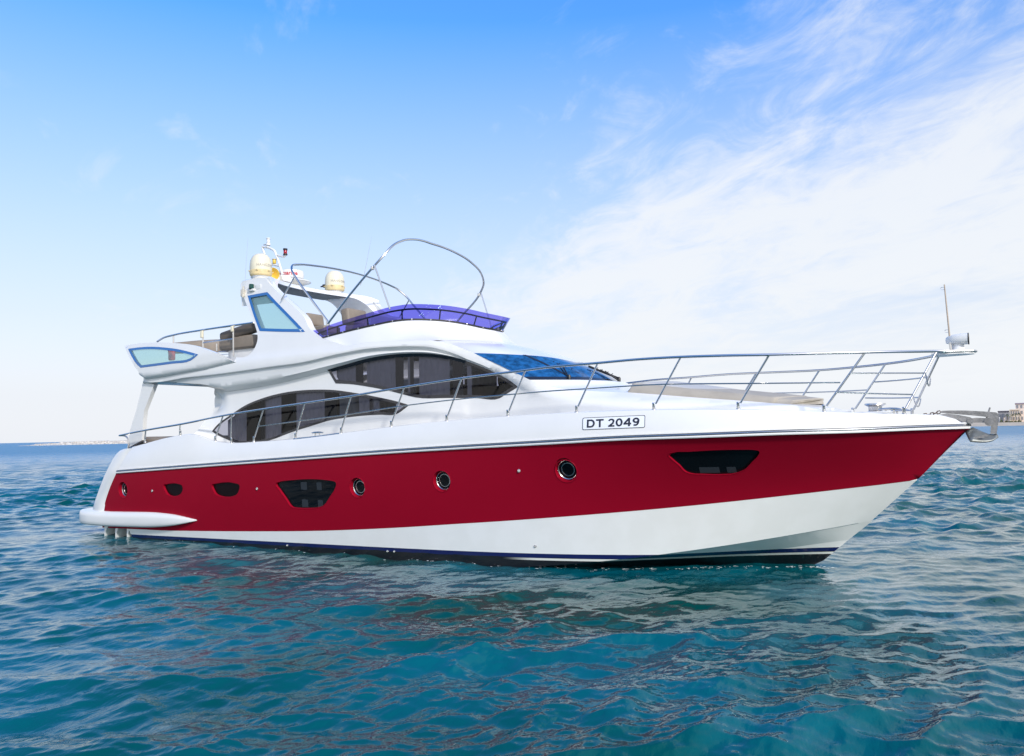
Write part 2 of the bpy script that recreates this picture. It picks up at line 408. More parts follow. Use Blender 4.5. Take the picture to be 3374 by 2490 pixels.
DECK = [(423,1477),(480,1461),(550,1443),(596.5,1434.5),(625,1431),(640,1432.5),(657,1437.7),(686,1449.5),(707,1454.5),(743,1458.8),(779,1460),(832,1457),(968,1446.6),(1100,1430.5),(1150,1424.5),(1289,1406.5),(1471.6,1387.6),(1673.5,1371.5),(1800,1365),(1900,1359.5),(2154,1351),(2300,1349.5),(2432,1349.8),(2714,1358),(2835.5,1362),(2977,1366),(3060,1368),(3100,1371),(3150,1383),(3191,1396)]
def zcurve(px, b, ends=None):
    s = spline(px, 8, False); q = np.array([onx(a, c, b) for a, c in s])
    if ends is not None: q = np.vstack([q, [ends[0], 0, ends[1]]])
    o = np.argsort(q[:, 0]); return interp(q[o, 0], q[o, 2])
z_rub = zcurve(RUB[:-1], b_rub, (XT, 2.142))
z_red0 = zcurve(REDB[:-1], b_red, (17.40, 1.34))
def z_red(x): return z_red0(x) if x > 1.8 else z_red0(1.8)-0.02*(1.8-x)
_zc = zcurve(CHI, b_chi, (16.72, 0.69)); _xc = onx(*CHI[0], b_chi)[0]
_x0 = _xc-2*(_zc(_xc+0.01)+0.22)/max(0.04, (_zc(_xc+0.6)-_zc(_xc+0.01))/0.59)
def z_chi(x):
    if x > _xc: return _zc(x)
    t = max(0.0, (x-_x0)/(_xc-_x0)); return -0.22+(_zc(_xc+0.01)+0.22)*t*t
_qd = np.array([onx(a, c, b_deck) for a, c in spline(DECK, 8, False)])
z_deck = interp(np.append(_qd[:, 0], 18.07), np.append(_qd[:, 2], 2.19))
STEM = [(15.3, -0.32), (15.97, 0.03), (16.24, 0.263), (16.72, 0.69), (17.0, 0.955), (17.40, 1.34), (17.80, 1.77), (18.16, 2.142)]
_st = spline(STEM, 6, False); x_stem = interp(_st[:, 1], _st[:, 0]); z_stem = interp(_st[:, 0], _st[:, 1])
def xa(z): return max(0.0, 0.06+0.80*max(0, (z-0.15)/1.33)**1.5)        # curved aft edge of the red topside
def F_top(x, z):
    """half breadth of the topside between the red lower edge and the rub rail"""
    if x <= 17.40: zb, bb = z_red(x), b_red(x)
    else: zb, bb = z_stem(x), 0.0
    zt, bt = z_rub(x), b_rub(x); s = min(1.0, max(0.0, (z-zb)/max(0.02, zt-zb)))
    fl = max(0, min(1, (x-9)/6.0)); return bb+(bt-bb)*(s**(1+0.12*fl))+0.03*math.sin(math.pi*s)*(1-fl)

# --- hull openings on the red topside
W_AFT = [(908,1597),(910,1591),(918,1587.5),(961,1581.5),(1021.5,1578),(1078.7,1581.5),(1098,1584.5),(1106,1588),(1108,1595),(1105,1607),(1086,1637.6),(1068,1663),(1050,1671.5),(1014,1675),(978.7,1674.4),(962,1671.5),(955,1666),(943,1648),(918,1612)]
W_FWD = [(2203,1502),(2204,1496),(2211,1492.5),(2271.5,1487.6),(2350,1483),(2439.5,1481),(2489.5,1482.6),(2500,1485),(2503,1490),(2500,1498),(2478.7,1521.5),(2450,1549),(2429,1558),(2368,1564.4),(2314,1563),(2275,1560.5),(2257,1553.7),(2235.8,1532),(2210,1510)]
V_A = [(538,1600),(540,1596.5),(546,1595),(591,1594.7),(598,1598),(601.6,1606),(601,1616),(594.5,1627),(585,1632.5),(562,1635),(552,1630),(543,1617)]
V_B = [(697,1600),(699,1595.5),(707,1593.5),(780,1593),(787,1596),(789.5,1603),(787.5,1614),(780,1628),(769,1634),(723,1635),(711,1629),(701,1614)]
PORTS = [(405.8,1612.6),(1177,1604.7),(1455,1583),(1862.7,1546.5)]
holes = [(px_loop(p, F_top, True, 3, 60, -2.4), k) for p, k in ((W_AFT, 'hull_window'), (W_FWD, 'hull_window'), (V_A, 'mooring_recess'), (V_B, 'mooring_recess'))]
for p in PORTS:
    c = on(*p, F_top, -2.4); holes.append((np.array([(c[0]+0.185*math.cos(a), c[2]+0.185*math.sin(a)) for a in np.linspace(0, 2*math.pi, 28, endpoint=False)]), 'porthole'))
def build_hull():
    xs = np.linspace(0.9, 18.15, 150)
    top = [(x, z_rub(x)) for x in xs]; bot = [(x, z_red(x) if x < 17.4 else z_stem(x)) for x in np.linspace(0.07, 18.15, 150)]
    aft = [(xa(z), z) for z in np.linspace(0.18, z_rub(0.9)-0.03, 12)]
    outer = bot+top[::-1]+aft[::-1][:-1]
    v, f = cdt_sheet(outer, [h for h, _ in holes], [], 0.11, F_top)
    m = MB(); m.add(v, f); n_red = len(f)
    # recess walls of the openings
    for h, k in holes:
        dep = {'hull_window': 0.05, 'mooring_recess': 0.05, 'porthole': 0.12}[k]
        h = densify(h, 0.088); sh = shrink(h, 0.012)
        rows = [loop3(h, F_top)+[loop3(h, F_top)[0]], loop3(sh, F_top, -dep)+[loop3(sh, F_top, -dep)[0]]]
        m.grid(rows)
    n_red = len(m.f)
    # white lower hull
    T = np.linspace(0, 1, 90)
    def curve(x0, x1, zf, bf): return [(x0+(x1-x0)*t, -bf(x0+(x1-x0)*t), zf(x0+(x1-x0)*t)) for t in T]
    red = [(x-0.002, min(0, y+0.002), z+0.001) for x, y, z in curve(1.15, 17.40, z_red, b_red)]; chi = curve(1.25, 16.72, z_chi, b_chi)
    mid = [tuple(np.array(a)*0.5+np.array(b)*0.5-np.array((0, 0.0, 0))) for a, b in zip(red, chi)]
    chi2 = [(x, min(0, y+0.03), z-0.012) for x, y, z in chi]
    keel = [(1.25+(15.3-1.25)*t, 0.0, -0.95+0.63*max(0, (t-0.55)/0.45)**2) for t in T]
    half = [tuple((np.array(a)*0.5+np.array(b)*0.5)*(1-t**7)+np.array((15.98, 0, 0.03))*t**7) for a, b, t in zip(chi2, keel, T)]
    quart = [tuple((np.array(a)*0.75+np.array(b)*0.25)*(1-t**7)+np.array((16.36, 0, 0.37))*t**7) for a, b, t in zip(chi2, keel, T)]
    tuck = [(x, min(0, y+0.012), z+0.03) for x, y, z in red]; m.grid([tuck, red, mid, chi]); m.grid([chi, chi2]); m.grid([chi2, quart, half, keel])
    v, f = m.v, m.f; nv = len(v); nf = len(f)
    v2 = v+[(x, -y, z) for x, y, z in v]; f2 = [tuple(reversed(q)) if i >= n_red else q for i, q in enumerate(f)]
    f2 = f2+[tuple(j+nv for j in reversed(q)) for q in f2]
    # transom
    tz = np.concatenate([np.linspace(-0.6, 0.16, 6), np.linspace(0.17, 1.5, 12)]); tr = [[(max(0.12, xa(z)+0.05) if z > 0.165 else 1.24, y*2.2, z) for y in np.linspace(-1, 1, 9)] for z in tz]
    mm = MB(); mm.v = v2; mm.f = f2; mm.grid(tr)
    me = bpy.data.meshes.new('hull'); me.from_pydata(mm.v, [], mm.f); me.update()
    idx = [(0 if (i % nf) < n_red else 1) if i < 2*nf else 1 for i in range(len(mm.f))]
    me.polygons.foreach_set('material_index', idx)
    bm = bmesh.new(); bm.from_mesh(me); bmesh.ops.remove_doubles(bm, verts=bm.verts, dist=0.0006); bm.to_mesh(me); bm.free()
    return link('hull', me, [RED, HULLW], yacht, ang=13)
hull = build_hull()
SLATE = pbr('slate blind', (0.016, 0.022, 0.03), 0.7)
def fan(lp):      # n-gon cap from a 3D loop
    return lp, [tuple(range(len(lp)))]
for h, k in holes:
    c = h.mean(0)
    if k == 'hull_window':
        sh = shrink(densify(h, 0.07), 0.004); v, f = cdt_sheet(sh, [], [], 0.08, lambda x, z: F_top(x, z)-0.045)
        w = raw('hull_window', v, f, DARKGL, yacht, fix=False); w['label'] = 'dark frameless glass window set in the red topside'
        r = MB(); a = loop3(densify(h, 0.07), F_top, 0.004); b = loop3(shrink(densify(h, 0.07), -0.014), F_top, 0.002); a.append(a[0]); b.append(b[0]); r.grid([a, b])
        r.build('window_rim', RED, w)
        # blinds seen through the pane
        mb = MB(); x0, x1 = h[:, 0].min(), h[:, 0].max(); z0, z1 = h[:, 1].min(), h[:, 1].max()
        for t0, t1 in ((0.30, 0.52), (0.60, 0.70)) if x1 > 13 else ((0.40, 0.50), (0.66, 0.74)):
            q = [(x0+(x1-x0)*t0, z0+0.03), (x0+(x1-x0)*t1, z0+0.03), (x0+(x1-x0)*t1, z0+0.12 if x1 > 13 else z1-0.06), (x0+(x1-x0)*t0, z0+0.12 if x1 > 13 else z1-0.06)]
            lp = loop3(q, F_top, -0.0415); mb.add(*fan(lp))
        mb.build_each('blind', SLATE, w, smooth=False)
    elif k == 'mooring_recess':
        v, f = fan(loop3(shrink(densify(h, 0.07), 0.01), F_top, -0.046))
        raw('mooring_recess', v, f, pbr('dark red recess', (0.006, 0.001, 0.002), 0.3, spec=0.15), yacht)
    else:
        g = MB(); C = [c[0], -(F_top(c[0], c[1])-0.10), c[1]]; nrm = Vector((0.0, -1.0, 0.0))
        e = 0.05; nx = (F_top(c[0]+e, c[1])-F_top(c[0]-e, c[1]))/(2*e); nz = (F_top(c[0], c[1]+e)-F_top(c[0], c[1]-e))/(2*e)
        nrm = Vector((-nx*-1, -1, -nz*-1)); nrm = Vector((-nx, -1.0, -nz)).normalized()
        p = MB().lathe([(0.001, 0.0), (0.155, 0.0)], C, 28, nrm).build('porthole', DARKGL, yacht); p['label'] = 'round deep set porthole in the red topside'
        MB().lathe([(0.150, 0.004), (0.152, 0.022), (0.160, 0.030), (0.170, 0.022), (0.178, 0.002)], C, 32, nrm).build('rim', STEEL, p)
        MB().lathe([(0.10, 0.003), (0.104, 0.014), (0.112, 0.014), (0.118, 0.003)], C, 28, nrm).build('inner_ring', STEEL, p)
        MB().lathe([(0.181, 0.096), (0.184, 0.103), (0.190, 0.104), (0.196, 0.098)], C, 36, nrm).build('flange', RED, p)
def fitting(px, F, r=0.028):
    P = on(*px, F, -2.3); m = MB().lathe([(0.001, 0.012), (r*0.55, 0.012), (r*0.6, 0.004), (r*0.7, 0.016), (r, 0.014), (r*1.05, 0.0)], P, 14, (0, -1, 0.1))
    m.build('drain_fitting', STEEL, hull)
for p in ((502.6,1617), (848,1610), (1711,1551)): fitting(p, F_top)
def F_low(x, z):
    zb, zt = z_chi(x), z_red(x); s = min(1, max(0, (z-zb)/max(0.02, zt-zb))); return b_chi(x)+(b_red(x)-b_chi(x))*s
for p in ((1764.4,1799), (1277.7,1816), (1300,1817), (947.6,1796.6)): fitting(p, F_low, 0.022)
# rub rail
xs = np.concatenate([np.linspace(0.86, 15, 90), np.linspace(15.1, 18.15, 60)])
m = MB(); pts = [(x, -b_rub(x)-0.012, z_rub(x)+0.022) for x in xs]
for s in (1, -1): m.tube([(x, y*s, z) for x, y, z in pts], 0.017, 8)
rr = m.build_each('rub_rail', RAILM, hull)
m = MB()
for s in (1, -1):
    rows = [[(x, s*(-b_rub(x)-d), z_rub(x)+h) for x in xs] for d, h in ((0.0, 0.008), (0.030, 0.004), (0.034, -0.012), (0.026, -0.028), (0.0, -0.030))]; m.grid(rows)
m.build_each('rub_strake', WHITE, hull)
m = MB()
for s in (1, -1):
    rows = [[(x, s*(-b_rub(x)-d), z_rub(x)+h) for x in xs] for d, h in ((0.0, 0.066), (0.022, 0.060), (0.024, 0.046), (0.0, 0.038))]; m.grid(rows)
m.build_each('rub_lip', WHITE, hull)

# ------------------------------------------------------------------ bulwark and deck
def F_bul(x, z):
    zb, zt = z_rub(x), z_deck(x); s = min(1, max(0, (z-zb)/max(0.02, zt-zb))); bd = b_deck(x)
    return b_rub(x)+(bd-b_rub(x))*s**1.5 + 0.012*math.sin(math.pi*s)
def build_deck():
    T = np.concatenate([np.linspace(0, 0.35, 60), np.linspace(0.355, 0.8, 50), np.linspace(0.805, 1, 50)])
    rub = [(0.86+(XT-0.005-0.86)*t) for t in T]; dk = [1.24+(18.05-1.24)*t for t in T]
    rows = []
    for s in (0, 0.2, 0.4, 0.6, 0.8, 0.92, 1.0):
        row = []
        for xr, xd in zip(rub, dk):
            x = xr+(xd-xr)*s; zb, zt = z_rub(xr), z_deck(xd); bb, bt = b_rub(xr), b_deck(xd)
            y = bb+(bt-bb)*s**1.5+0.012*math.sin(math.pi*s)
            row.append((x, -y, zb+(zt-zb)*s))
        rows.append(row)
    def fl(x): return z_deck(x)-(0.16 if x < 12.5 else max(0.012, 0.16-0.148*(x-12.5)/2.0))
    rows.append([(x, -max(0, b_deck(x)-0.03), z_deck(x)+0.012) for x in dk])
    rows.append([(x, -max(0, b_deck(x)-0.085), z_deck(x)+0.010) for x in dk])
    def cockpit(x): return 1.42+ (fl(x)-1.42)*min(1, max(0, (x-3.5)/0.25))
    rows.append([(x, -max(0, b_deck(x)-0.11), z_deck(x)-0.01) for x in dk])
    rows.append([(x, -max(0, b_deck(x)-0.12), cockpit(x)) for x in dk])
    rows.append([(x, 0.0, cockpit(x)+0.01) for x in dk])
    m = MB(); m.grid(rows); return m.build('deck', WHITE, yacht, mirror=True, ang=38)
deck = build_deck()
# stern corner moulding and transom panel: sweeps round aft of the red topside
OUT = [(416,1480),(402,1481.5),(391,1488),(373,1518),(351.5,1561),(333.6,1607),(316,1657),(308.6,1686),(308,1705)]
IN = [(423,1477),(414,1490),(400,1520),(378,1558),(361,1592),(347,1625),(336,1655),(330,1690),(329,1705)]
def build_stern():
    inn = [onx(a, b, lambda x: 2.38) for a, b in spline(IN, 5, False)]; out = [at_y(a, b, -2.12) for a, b in spline(OUT, 5, False)]
    rows = []
    inn = [np.array((min(p[0], 3), -min(2.455, b_rub(max(p[0], 0.3))-0.004+(0.0 if p[2] < 1.45 else -0.09*(p[2]-1.45)/0.55)), p[2])) for p in inn]
    inn = np.array(inn); inn = np.array([np.interp(np.linspace(0, 1, 34), np.linspace(0, 1, len(inn)), inn[:, k]) for k in range(3)]).T; out = np.array([np.interp(np.linspace(0, 1, len(inn)), np.linspace(0, 1, len(out)), np.array(out)[:, k]) for k in range(3)]).T
    for s in np.linspace(0, 1, 7):
        row = []
        for a, b in zip(inn, out):
            p = a*(1-s)+b*s; p = p+np.array((-0.05*math.sin(math.pi*s), -0.07*math.sin(math.pi*s), 0)); row.append(tuple(p))
        rows.append(row)
    rows.append([(b[0]+0.10, -1.7, b[2]-0.03) for b in out]); rows.append([(b[0]+0.12, 0, b[2]-0.03) for b in out])
    rows.insert(0, [(a[0]+0.12, a[1]+0.03, a[2]) for a in inn])
    m = MB(); m.grid(rows); return m.build('transom', WHITE, hull, mirror=True, ang=40)
transom = build_stern()

# swim platform with side sponsons
def build_platform():
    side = [(0.0, 2.46), (0.4, 2.47), (1.0, 2.485), (1.6, 2.49), (2.2, 2.49), (2.8, 2.485), (3.2, 2.46), (3.5, 2.41), (3.64, 2.36)]
    path = [(x, -y) for x, y in reversed(side)]+[(-0.45, -2.43), (-0.75, -2.36), (-0.95, -2.24), (-1.07, -2.04), (-1.12, -1.75), (-1.14, -1.2), (-1.15, 0.0)]
    path = resample(spline(path, 8, False), 0.07); rows = []
    for i, (x, y) in enumerate(path):
        a = path[max(0, i-1)]; b = path[min(len(path)-1, i+1)]; t = (b-a)/np.linalg.norm(b-a); n = np.array((t[1], -t[0])); n = -n if i == 0 or n @ np.array((x-1, y)) < 0 else n
        tap = max(0.0, min(1, (3.66-x)/1.9)) if x > 1.7 else 1.0; h = 0.175*(1-(1-tap)**2.2)+0.002
        zc = 0.365+0.085*max(0, min(1, (x-0.5)/3.1))
        prof = [(-0.32, 0.94), (-0.14, 1.0), (-0.05, 0.93), (-0.012, 0.70), (0.002, 0.30), (0.0, -0.40), (-0.010, -0.74), (-0.035, -0.93), (-0.09, -1.0), (-0.2, -1.0), (-0.34, -0.97)]
        w = min(1.0, tap*1.6+0.02)
        rows.append([(x+n[0]*d*w*min(1, 1), y+n[1]*d*w, zc+h*q) for d, q in prof])
    m = MB(); m.grid(rows)
    inner = [r[0] for r in rows if r[0][0] < 0.6]
    m.grid([inner, [(x, 0.0, 0.53) for x, y, z in inner]])
    low = [r[-1] for r in rows if r[0][0] < 0.6]; m.grid([low, [(x, 0.0, 0.2) for x, y, z in low]])
    p = m.build('swim_platform', WHITE, yacht, mirror=True, ang=50)
    TOPS = [(343,1732.5),(379,1733.5),(417,1734.5)]
    for px, py in TOPS:
        P = at_y(px, py, -2.30); z1 = P[2]+0.08
        c = []
        for k in range(9):
            a = k/8*math.pi/2; c.append((P[0]+0.62-0.60*math.cos(a)*1.0, z1-0.30+0.30*(1-math.sin(a)) if False else -0.10+(z1+0.10)*(1-math.cos(a))))
        poly = [(P[0], z1), (P[0]+0.02, -0.12)]+[(P[0]+0.03+0.36*(1-math.cos(t)), -0.12+(z1+0.12)*math.sin(t)) for t in np.linspace(0.35, math.pi/2, 8)]
        q = [(x, P[1], z) for x, z in poly]
        MB().prism(q, (0.0, 0.5, 0)).build('platform_bracket', WHITE, p, ang=25)
    return p
platform = build_platform()

# ------------------------------------------------------------------ deckhouse side surface
wo = smooth_interp([0.5, 3, 5, 7, 8.5, 9.5, 10.4, 11.2, 12, 13, 14.5, 15.5, 16.4, 17.0], [2.16, 2.2, 2.2, 2.16, 2.07, 1.97, 1.80, 1.765, 1.74, 1.62, 1.36, 1.12, 0.75, 0.42])
wc = smooth_interp([0.5, 3, 5, 7, 8.5, 9.5, 10.4, 11.2, 12, 13, 14.5, 15.5, 16.4, 17.0], [1.98, 1.98, 1.98, 1.97, 1.93, 1.87, 1.75, 1.73, 1.72, 1.62, 1.36, 1.12, 0.75, 0.42])
EL = [(480,1269),(520,1266),(559,1264),(596,1264),(645,1269),(681.6,1273),(706,1278.5),(743,1285.5),(797,1279),(922,1257),(1000,1238),(1065,1221),(1143,1201),(1214,1181.5),(1286,1169.5),(1357,1164.5),(1411,1165),(1464,1171),(1518,1182.5),(1572,1200.5),(1625,1223.5),(1679,1251.5),(1704,1271),(1750,1293),(1804,1306),(1900,1318),(2071,1326),(2300,1333),(2593,1346),(2715,1358)]
GL = [(473,1259),(479,1260),(620,1244.5),(707,1235),(886,1210.5),(1000,1194.7),(1107,1169.7),(1214,1150.5),(1290,1144.5),(1357,1142.5),(1411,1145),(1464,1157),(1500,1169),(1540,1186),(1575,1199.5),(1628,1222)]
BL = [(690,1199),(772,1187.5),(900,1171),(1000,1159),(1150,1139),(1178.7,1132),(1260,1124.5),(1357,1120.5),(1429,1121.5),(1464,1129),(1500,1139),(1561,1162.5),(1625,1192),(1746,1251)]
def fcurve(px, w):
    s = spline(px, 6, False); q = np.array([onx(a, c, w) for a, c in s]); o = np.argsort(q[:, 0]); return interp(q[o, 0], q[o, 2]), q[o][:, [0, 2]]
zE, cE = fcurve(EL, wc)
zG0, cG = fcurve(GL, wo)
xGend = cG[-1, 0]
def zG(x):
    e = zE(x)+0.02
    return max(e, zG0(x)) if x < xGend-0.15 else e
zB, cB = fcurve(BL, wo)
def F_cab(x, z):
    e, g = zE(x), zG(x); c, o = wc(x), wo(x)
    fair = 0.0
    if x < 4.6 and z < 2.95: fair = 0.30*max(0, min(1, (4.4-x)/1.1))**1.5*max(0, min(1, (2.95-z)/0.8))
    rnd = 0.0
    if x < 4.15 and 2.6 < z < e: rnd = 0.16*min(1.2, max(0, (4.15-x)/0.45))**1.6*min(1, (z-2.6)/0.3)*max(0, min(1, (e-0.04-z)/0.15))
    if x > 11.35:
        tum = 2.3*max(0, min(1, (x-11.6)/1.4))
        kk = min(1, (x-11.35)/0.9); c0 = c-0.02+0.04*kk
        if z <= e: return c0+(0.025+0.025*kk)*(e-z)
        return max(0.05, c0+(o-c+0.02)*(1-kk)*min(1, (z-e)/0.03)-tum*(z-e))
    if x > xGend-0.15 or g-e < 0.03:
        b = max(zB(x), e+0.05)
        if z <= e: return c-0.02+0.05*(e-z)*0.5
        k = min(1, (z-e)/0.03); base = c-0.02+(o-c+0.02)*k
        if z > b-0.10: base -= 0.5*(z-b+0.10)**2*4
        return base
    h = max(0.03, g-e); b = max(zB(x), g+0.1)
    ks = [(-10, c+0.3), (1.2, c+0.06), (e-0.9, c+0.02), (e-0.03, c-0.02), (e+0.012, c+0.30*(o-c)), (e+0.22*h, c+0.62*(o-c)), (e+0.5*h, o-0.075), (g-0.012, o-0.06), (g+0.016, o-0.005), (g+0.05, o), (b-0.07, o-0.004), (b-0.015, o-0.018), (b+0.06, o-0.05), (b+0.5, o-0.135), (b+1.4, o-0.36), (b+9, o-1.4)]
    xs_ = [k[0] for k in ks]
    for i in range(1, len(xs_)): xs_[i] = max(xs_[i], xs_[i-1]+0.004)
    return float(np.interp(z, xs_, [k[1] for k in ks]))+fair-rnd
WIN_LOW = [(701,1420),(707,1412),(721.6,1396.6),(761,1368),(814.5,1334),(868,1312.6),(921.7,1298),(975,1289.4),(1046.7,1285.2),(1100,1286.5),(1161,1294.7),(1250,1311),(1311,1325),(1345,1335),(1304,1362.6),(1250,1363.7),(1196.5,1367),(1143,1373),(1089,1382),(1029,1400),(957,1423),(905,1443),(879,1451),(832,1456.6),(775,1455.6),(743,1443),(714.5,1429)]
WIN_UP = [(1083,1220),(1143,1202.5),(1214,1183),(1286,1171.2),(1357,1166.4),(1411,1167),(1464.5,1173),(1518,1184.5),(1571.7,1202.5),(1625,1225.5),(1679,1254),(1705,1273.5),(1664.6,1298),(1645,1310),(1571.7,1309),(1480,1308.5),(1371.6,1307),(1328.7,1296.5),(1278.7,1284),(1214,1271.5),(1153.6,1263),(1107,1260.8)]
ARCH_WIN = [(818,975),(880.5,963.5),(905,990),(940,1026),(975,1062),(1002.5,1091.5),(940,1091),(857,1088.5),(840,1044)]
lowx = px_loop(WIN_LOW, F_cab); upx = px_loop(WIN_UP, F_cab); awx = px_loop(ARCH_WIN, F_cab)
TOPB = [(473,1240),(600,1216),(700,1198),(773,1188),(779,1177),(811,1174.5),(826,1163),(838,1148),(845,1132),(849,1112),(847,1093)]
LEG = [(836,1057),(816,1012),(800,970),(793,945),(796,934),(802,930),(820,924.5),(836,920),(874,914),(886,930),(909.5,956.5),(936,981),(970,1012),(1003,1047),(1020,1082),(1057,1114.5)]
AFTB = [(636,1431),(646,1423),(655,1413),(668,1393),(690,1373),(700,1362),(704,1350),(705.5,1279)]
BOT = [(2760,1369),(2715,1366),(2432,1359),(2154,1361),(1900,1370),(1673,1382),(1471,1399),(1289,1418),(1121,1438),(1000,1454),(879,1466),(779,1472),(707,1466),(686,1461),(657,1449),(640,1440)]
SHOU = [(1746,1251),(1800,1270),(1850,1280),(1950,1288),(2069,1293),(2300,1310),(2543,1328),(2657,1340),(2715,1353),(2760,1366)]
def pxs(lst, F=F_cab, y0=-2.0): return np.array([on(a, b, F, y0) for a, b in lst])[:, [0, 2]]
shou3 = np.array([on(a, b, F_cab, -1.6) for a, b in spline(SHOU, 6, False)])
def dens(l, n=4): return spline(l, n, False)
beltR = [(1057,1114.5),(1100,1126),(1150,1139)]+[p for p in BL if 1150 < p[0] < 1562]
ws_edge = [(1561,1162.5),(1600,1180.5),(1650,1204),(1700,1228),(1746,1251)]
boundary = np.vstack([pxs(dens(TOPB)), pxs(dens(LEG)), pxs(dens(beltR, 3))[1:-1], pxs(ws_edge), shou3[1:, [0, 2]], pxs(BOT), pxs(dens(AFTB)), pxs([(706,1279.5)]), pxs([p for p in reversed(EL) if p[0] < 700]), pxs([(473,1253)])])
def clean(poly, eps=0.004):
    out = [poly[0]]
    for p in poly[1:]:
        if np.linalg.norm(p-out[-1]) > eps: out.append(p)
    if np.linalg.norm(out[0]-out[-1]) < eps: out.pop()
    return np.array(out)
boundary = clean(boundary)
pf = pxs([(848,1100)])[0]; pb = pxs([(1057,1114.5)])[0]
def legline(x): return pf[1]+(pb[1]-pf[1])*(x-pf[0])/(pb[0]-pf[0])
def split_sheet():
    xg = np.linspace(cE[0, 0]+0.02, xGend-0.1, 160)
    cr = [np.array([(x, zE(x)+0.012) for x in np.linspace(3.75, 16.3, 190)]), np.array([(x, zE(x)-0.03) for x in np.linspace(3.75, 16.0, 190)]),
          np.array([(x, zG(x)-0.012) for x in xg]), np.array([(x, zG(x)+0.016) for x in xg]), np.array([(x, zG(x)+0.05) for x in xg]),
          np.array([(x, zE(x)+0.22*max(0.03, zG(x)-zE(x))) for x in xg]), np.array([(x, zE(x)+0.5*max(0.03, zG(x)-zE(x))) for x in xg]),
          np.array([(x, zB(x)-0.07) for x in np.linspace(4.7, 9.9, 80)]), np.array([(x, zB(x)+0.06) for x in np.linspace(4.7, 7.6, 50)]), np.array([(x, legline(x)) for x in np.linspace(pf[0]-0.2, pb[0]+0.1, 40)])]
    v, f = cdt_sheet(boundary, [lowx, upx, awx], cr, 0.075, F_cab)
    return v, f
cv, cf = split_sheet()
V = np.array(cv)
lowf, upf, legf = [], [], []
for q in cf:
    c = V[list(q)].mean(0); x, z = c[0], c[2]
    if z > legline(x) and 4.2 < x < 7.2: legf.append(q)
    elif z > (zG(x) if x < 11.3 else zE(x)+5): upf.append(q)
    else: lowf.append(q)
def sub(faces):
    ids = sorted({i for q in faces for i in q}); mp = {i: k for k, i in enumerate(ids)}
    return [cv[i] for i in ids], [tuple(mp[i] for i in q) for q in faces]
cabin = raw('cabin', *sub(lowf), WHITE, yacht, mirror=True, ang=50, fix=False)
fly = raw('flybridge', *sub(upf), WHITE, yacht, mirror=True, ang=50, fix=False)
arch = empty('radar_arch', (0, 0, 0), yacht)
def both(name, v, f, mat, parent, **kw):
    a = raw(name, v, f, mat, parent, **kw)
    b = raw(name, [(x, -y, z) for x, y, z in v], [tuple(reversed(q)) for q in f], mat, parent, **kw); return a, b
both('leg', *shell(*sub(legf), 0.17), WHITE, arch, ang=50)

# --- windows of the cabin
def curtain(x0, x1, z0f, z1f, yoff, name='curtain', mat=None, amp=0.011, k=48):
    xs_ = np.linspace(x0, x1, max(4, int((x1-x0)*70)))
    rows = [[(x, -(F_cab(x, (z0f(x)+z1f(x))/2)-yoff)+amp*math.sin(k*x), z) for x, z in ((x, z0f(x)+(z1f(x)-z0f(x))*t) for x in xs_)] for t in (0, 0.5, 1)]
    return rows
def zrange(poly):
    """lower and upper edge of an (x, z) outline as functions of x"""
    P = np.vstack([poly, poly[:1]])
    def cut(x):
        zs = []
        for a, b in zip(P[:-1], P[1:]):
            if (a[0]-x)*(b[0]-x) < 0: zs.append(a[1]+(b[1]-a[1])*(x-a[0])/(b[0]-a[0]))
        return (min(zs), max(zs)) if len(zs) >= 2 else (None, None)
    return cut
def pane(name, poly, mat, off, parent, side, fmat, fw, foff, F=F_cab, sp=0.09):
    inner = shrink(densify(poly, 0.05), fw)
    v, f = cdt_sheet(shrink(densify(poly, 0.05), fw*0.6), [], [], sp, lambda x, z: F(x, z)+off)
    if side > 0: v = [(x, -y, z) for x, y, z in v]; f = [tuple(reversed(q)) for q in f]
    w = raw(name, v, f, mat, parent, fix=False)
    v, f = cdt_sheet(shrink(densify(poly, 0.05), -0.012), [inner], [], 0.2, lambda x, z: F(x, z)+foff)
    if side > 0: v = [(x, -y, z) for x, y, z in v]; f = [tuple(reversed(q)) for q in f]
    raw('frame', v, f, fmat, w, fix=False)
    return w
def flip(rows, side): return [[(x, -y*(-side) if False else (y if side < 0 else -y), z) for x, y, z in r] for r in rows]
for side in (-1, 1):
    wl = pane('cabin_window', lowx, CABWIN, 0.0, yacht, side, FRAMEK, 0.035, 0.005)
    wu = pane('cabin_window', upx, CABWIN, 0.0, yacht, side, FRAMEK, 0.045, 0.005)
    for w, poly, spans, muls in ((wl, lowx, ((0.05, 0.16), (0.25, 0.36), (0.44, 0.62), (0.76, 0.86)), ((0.255, 0.275), (0.43, 0.445), (0.60, 0.66), (0.82, 0.83))),
                           (wu, upx, ((0.02, 0.15), (0.205, 0.38), (0.44, 0.46), (0.50, 0.66), (0.735, 0.765)), ((0.155, 0.20), (0.385, 0.43), (0.465, 0.485), (0.68, 0.73)))):
        cut = zrange(shrink(poly, 0.02)); x0, x1 = poly[:, 0].min(), poly[:, 0].max(); m = MB()
        for a, b in spans:
            xa_, xb_ = x0+(x1-x0)*a+0.03, x0+(x1-x0)*b
            def lo(x): r = cut(x); return r[0] if r[0] is not None else 2.9
            def hi(x): r = cut(x); return r[1] if r[1] is not None else 2.95
            m.grid(flip(curtain(xa_, xb_, lo, hi, 0.09), side))
        m.build_each('curtain', CURT, w)
        m = MB()
        for a, b in muls:
            xa_, xb_ = x0+(x1-x0)*a, x0+(x1-x0)*b
            m.grid(flip(curtain(xa_, xb_, lo, hi, 0.05, amp=0), side))
        m.build_each('mullion', FRAMEK, w)
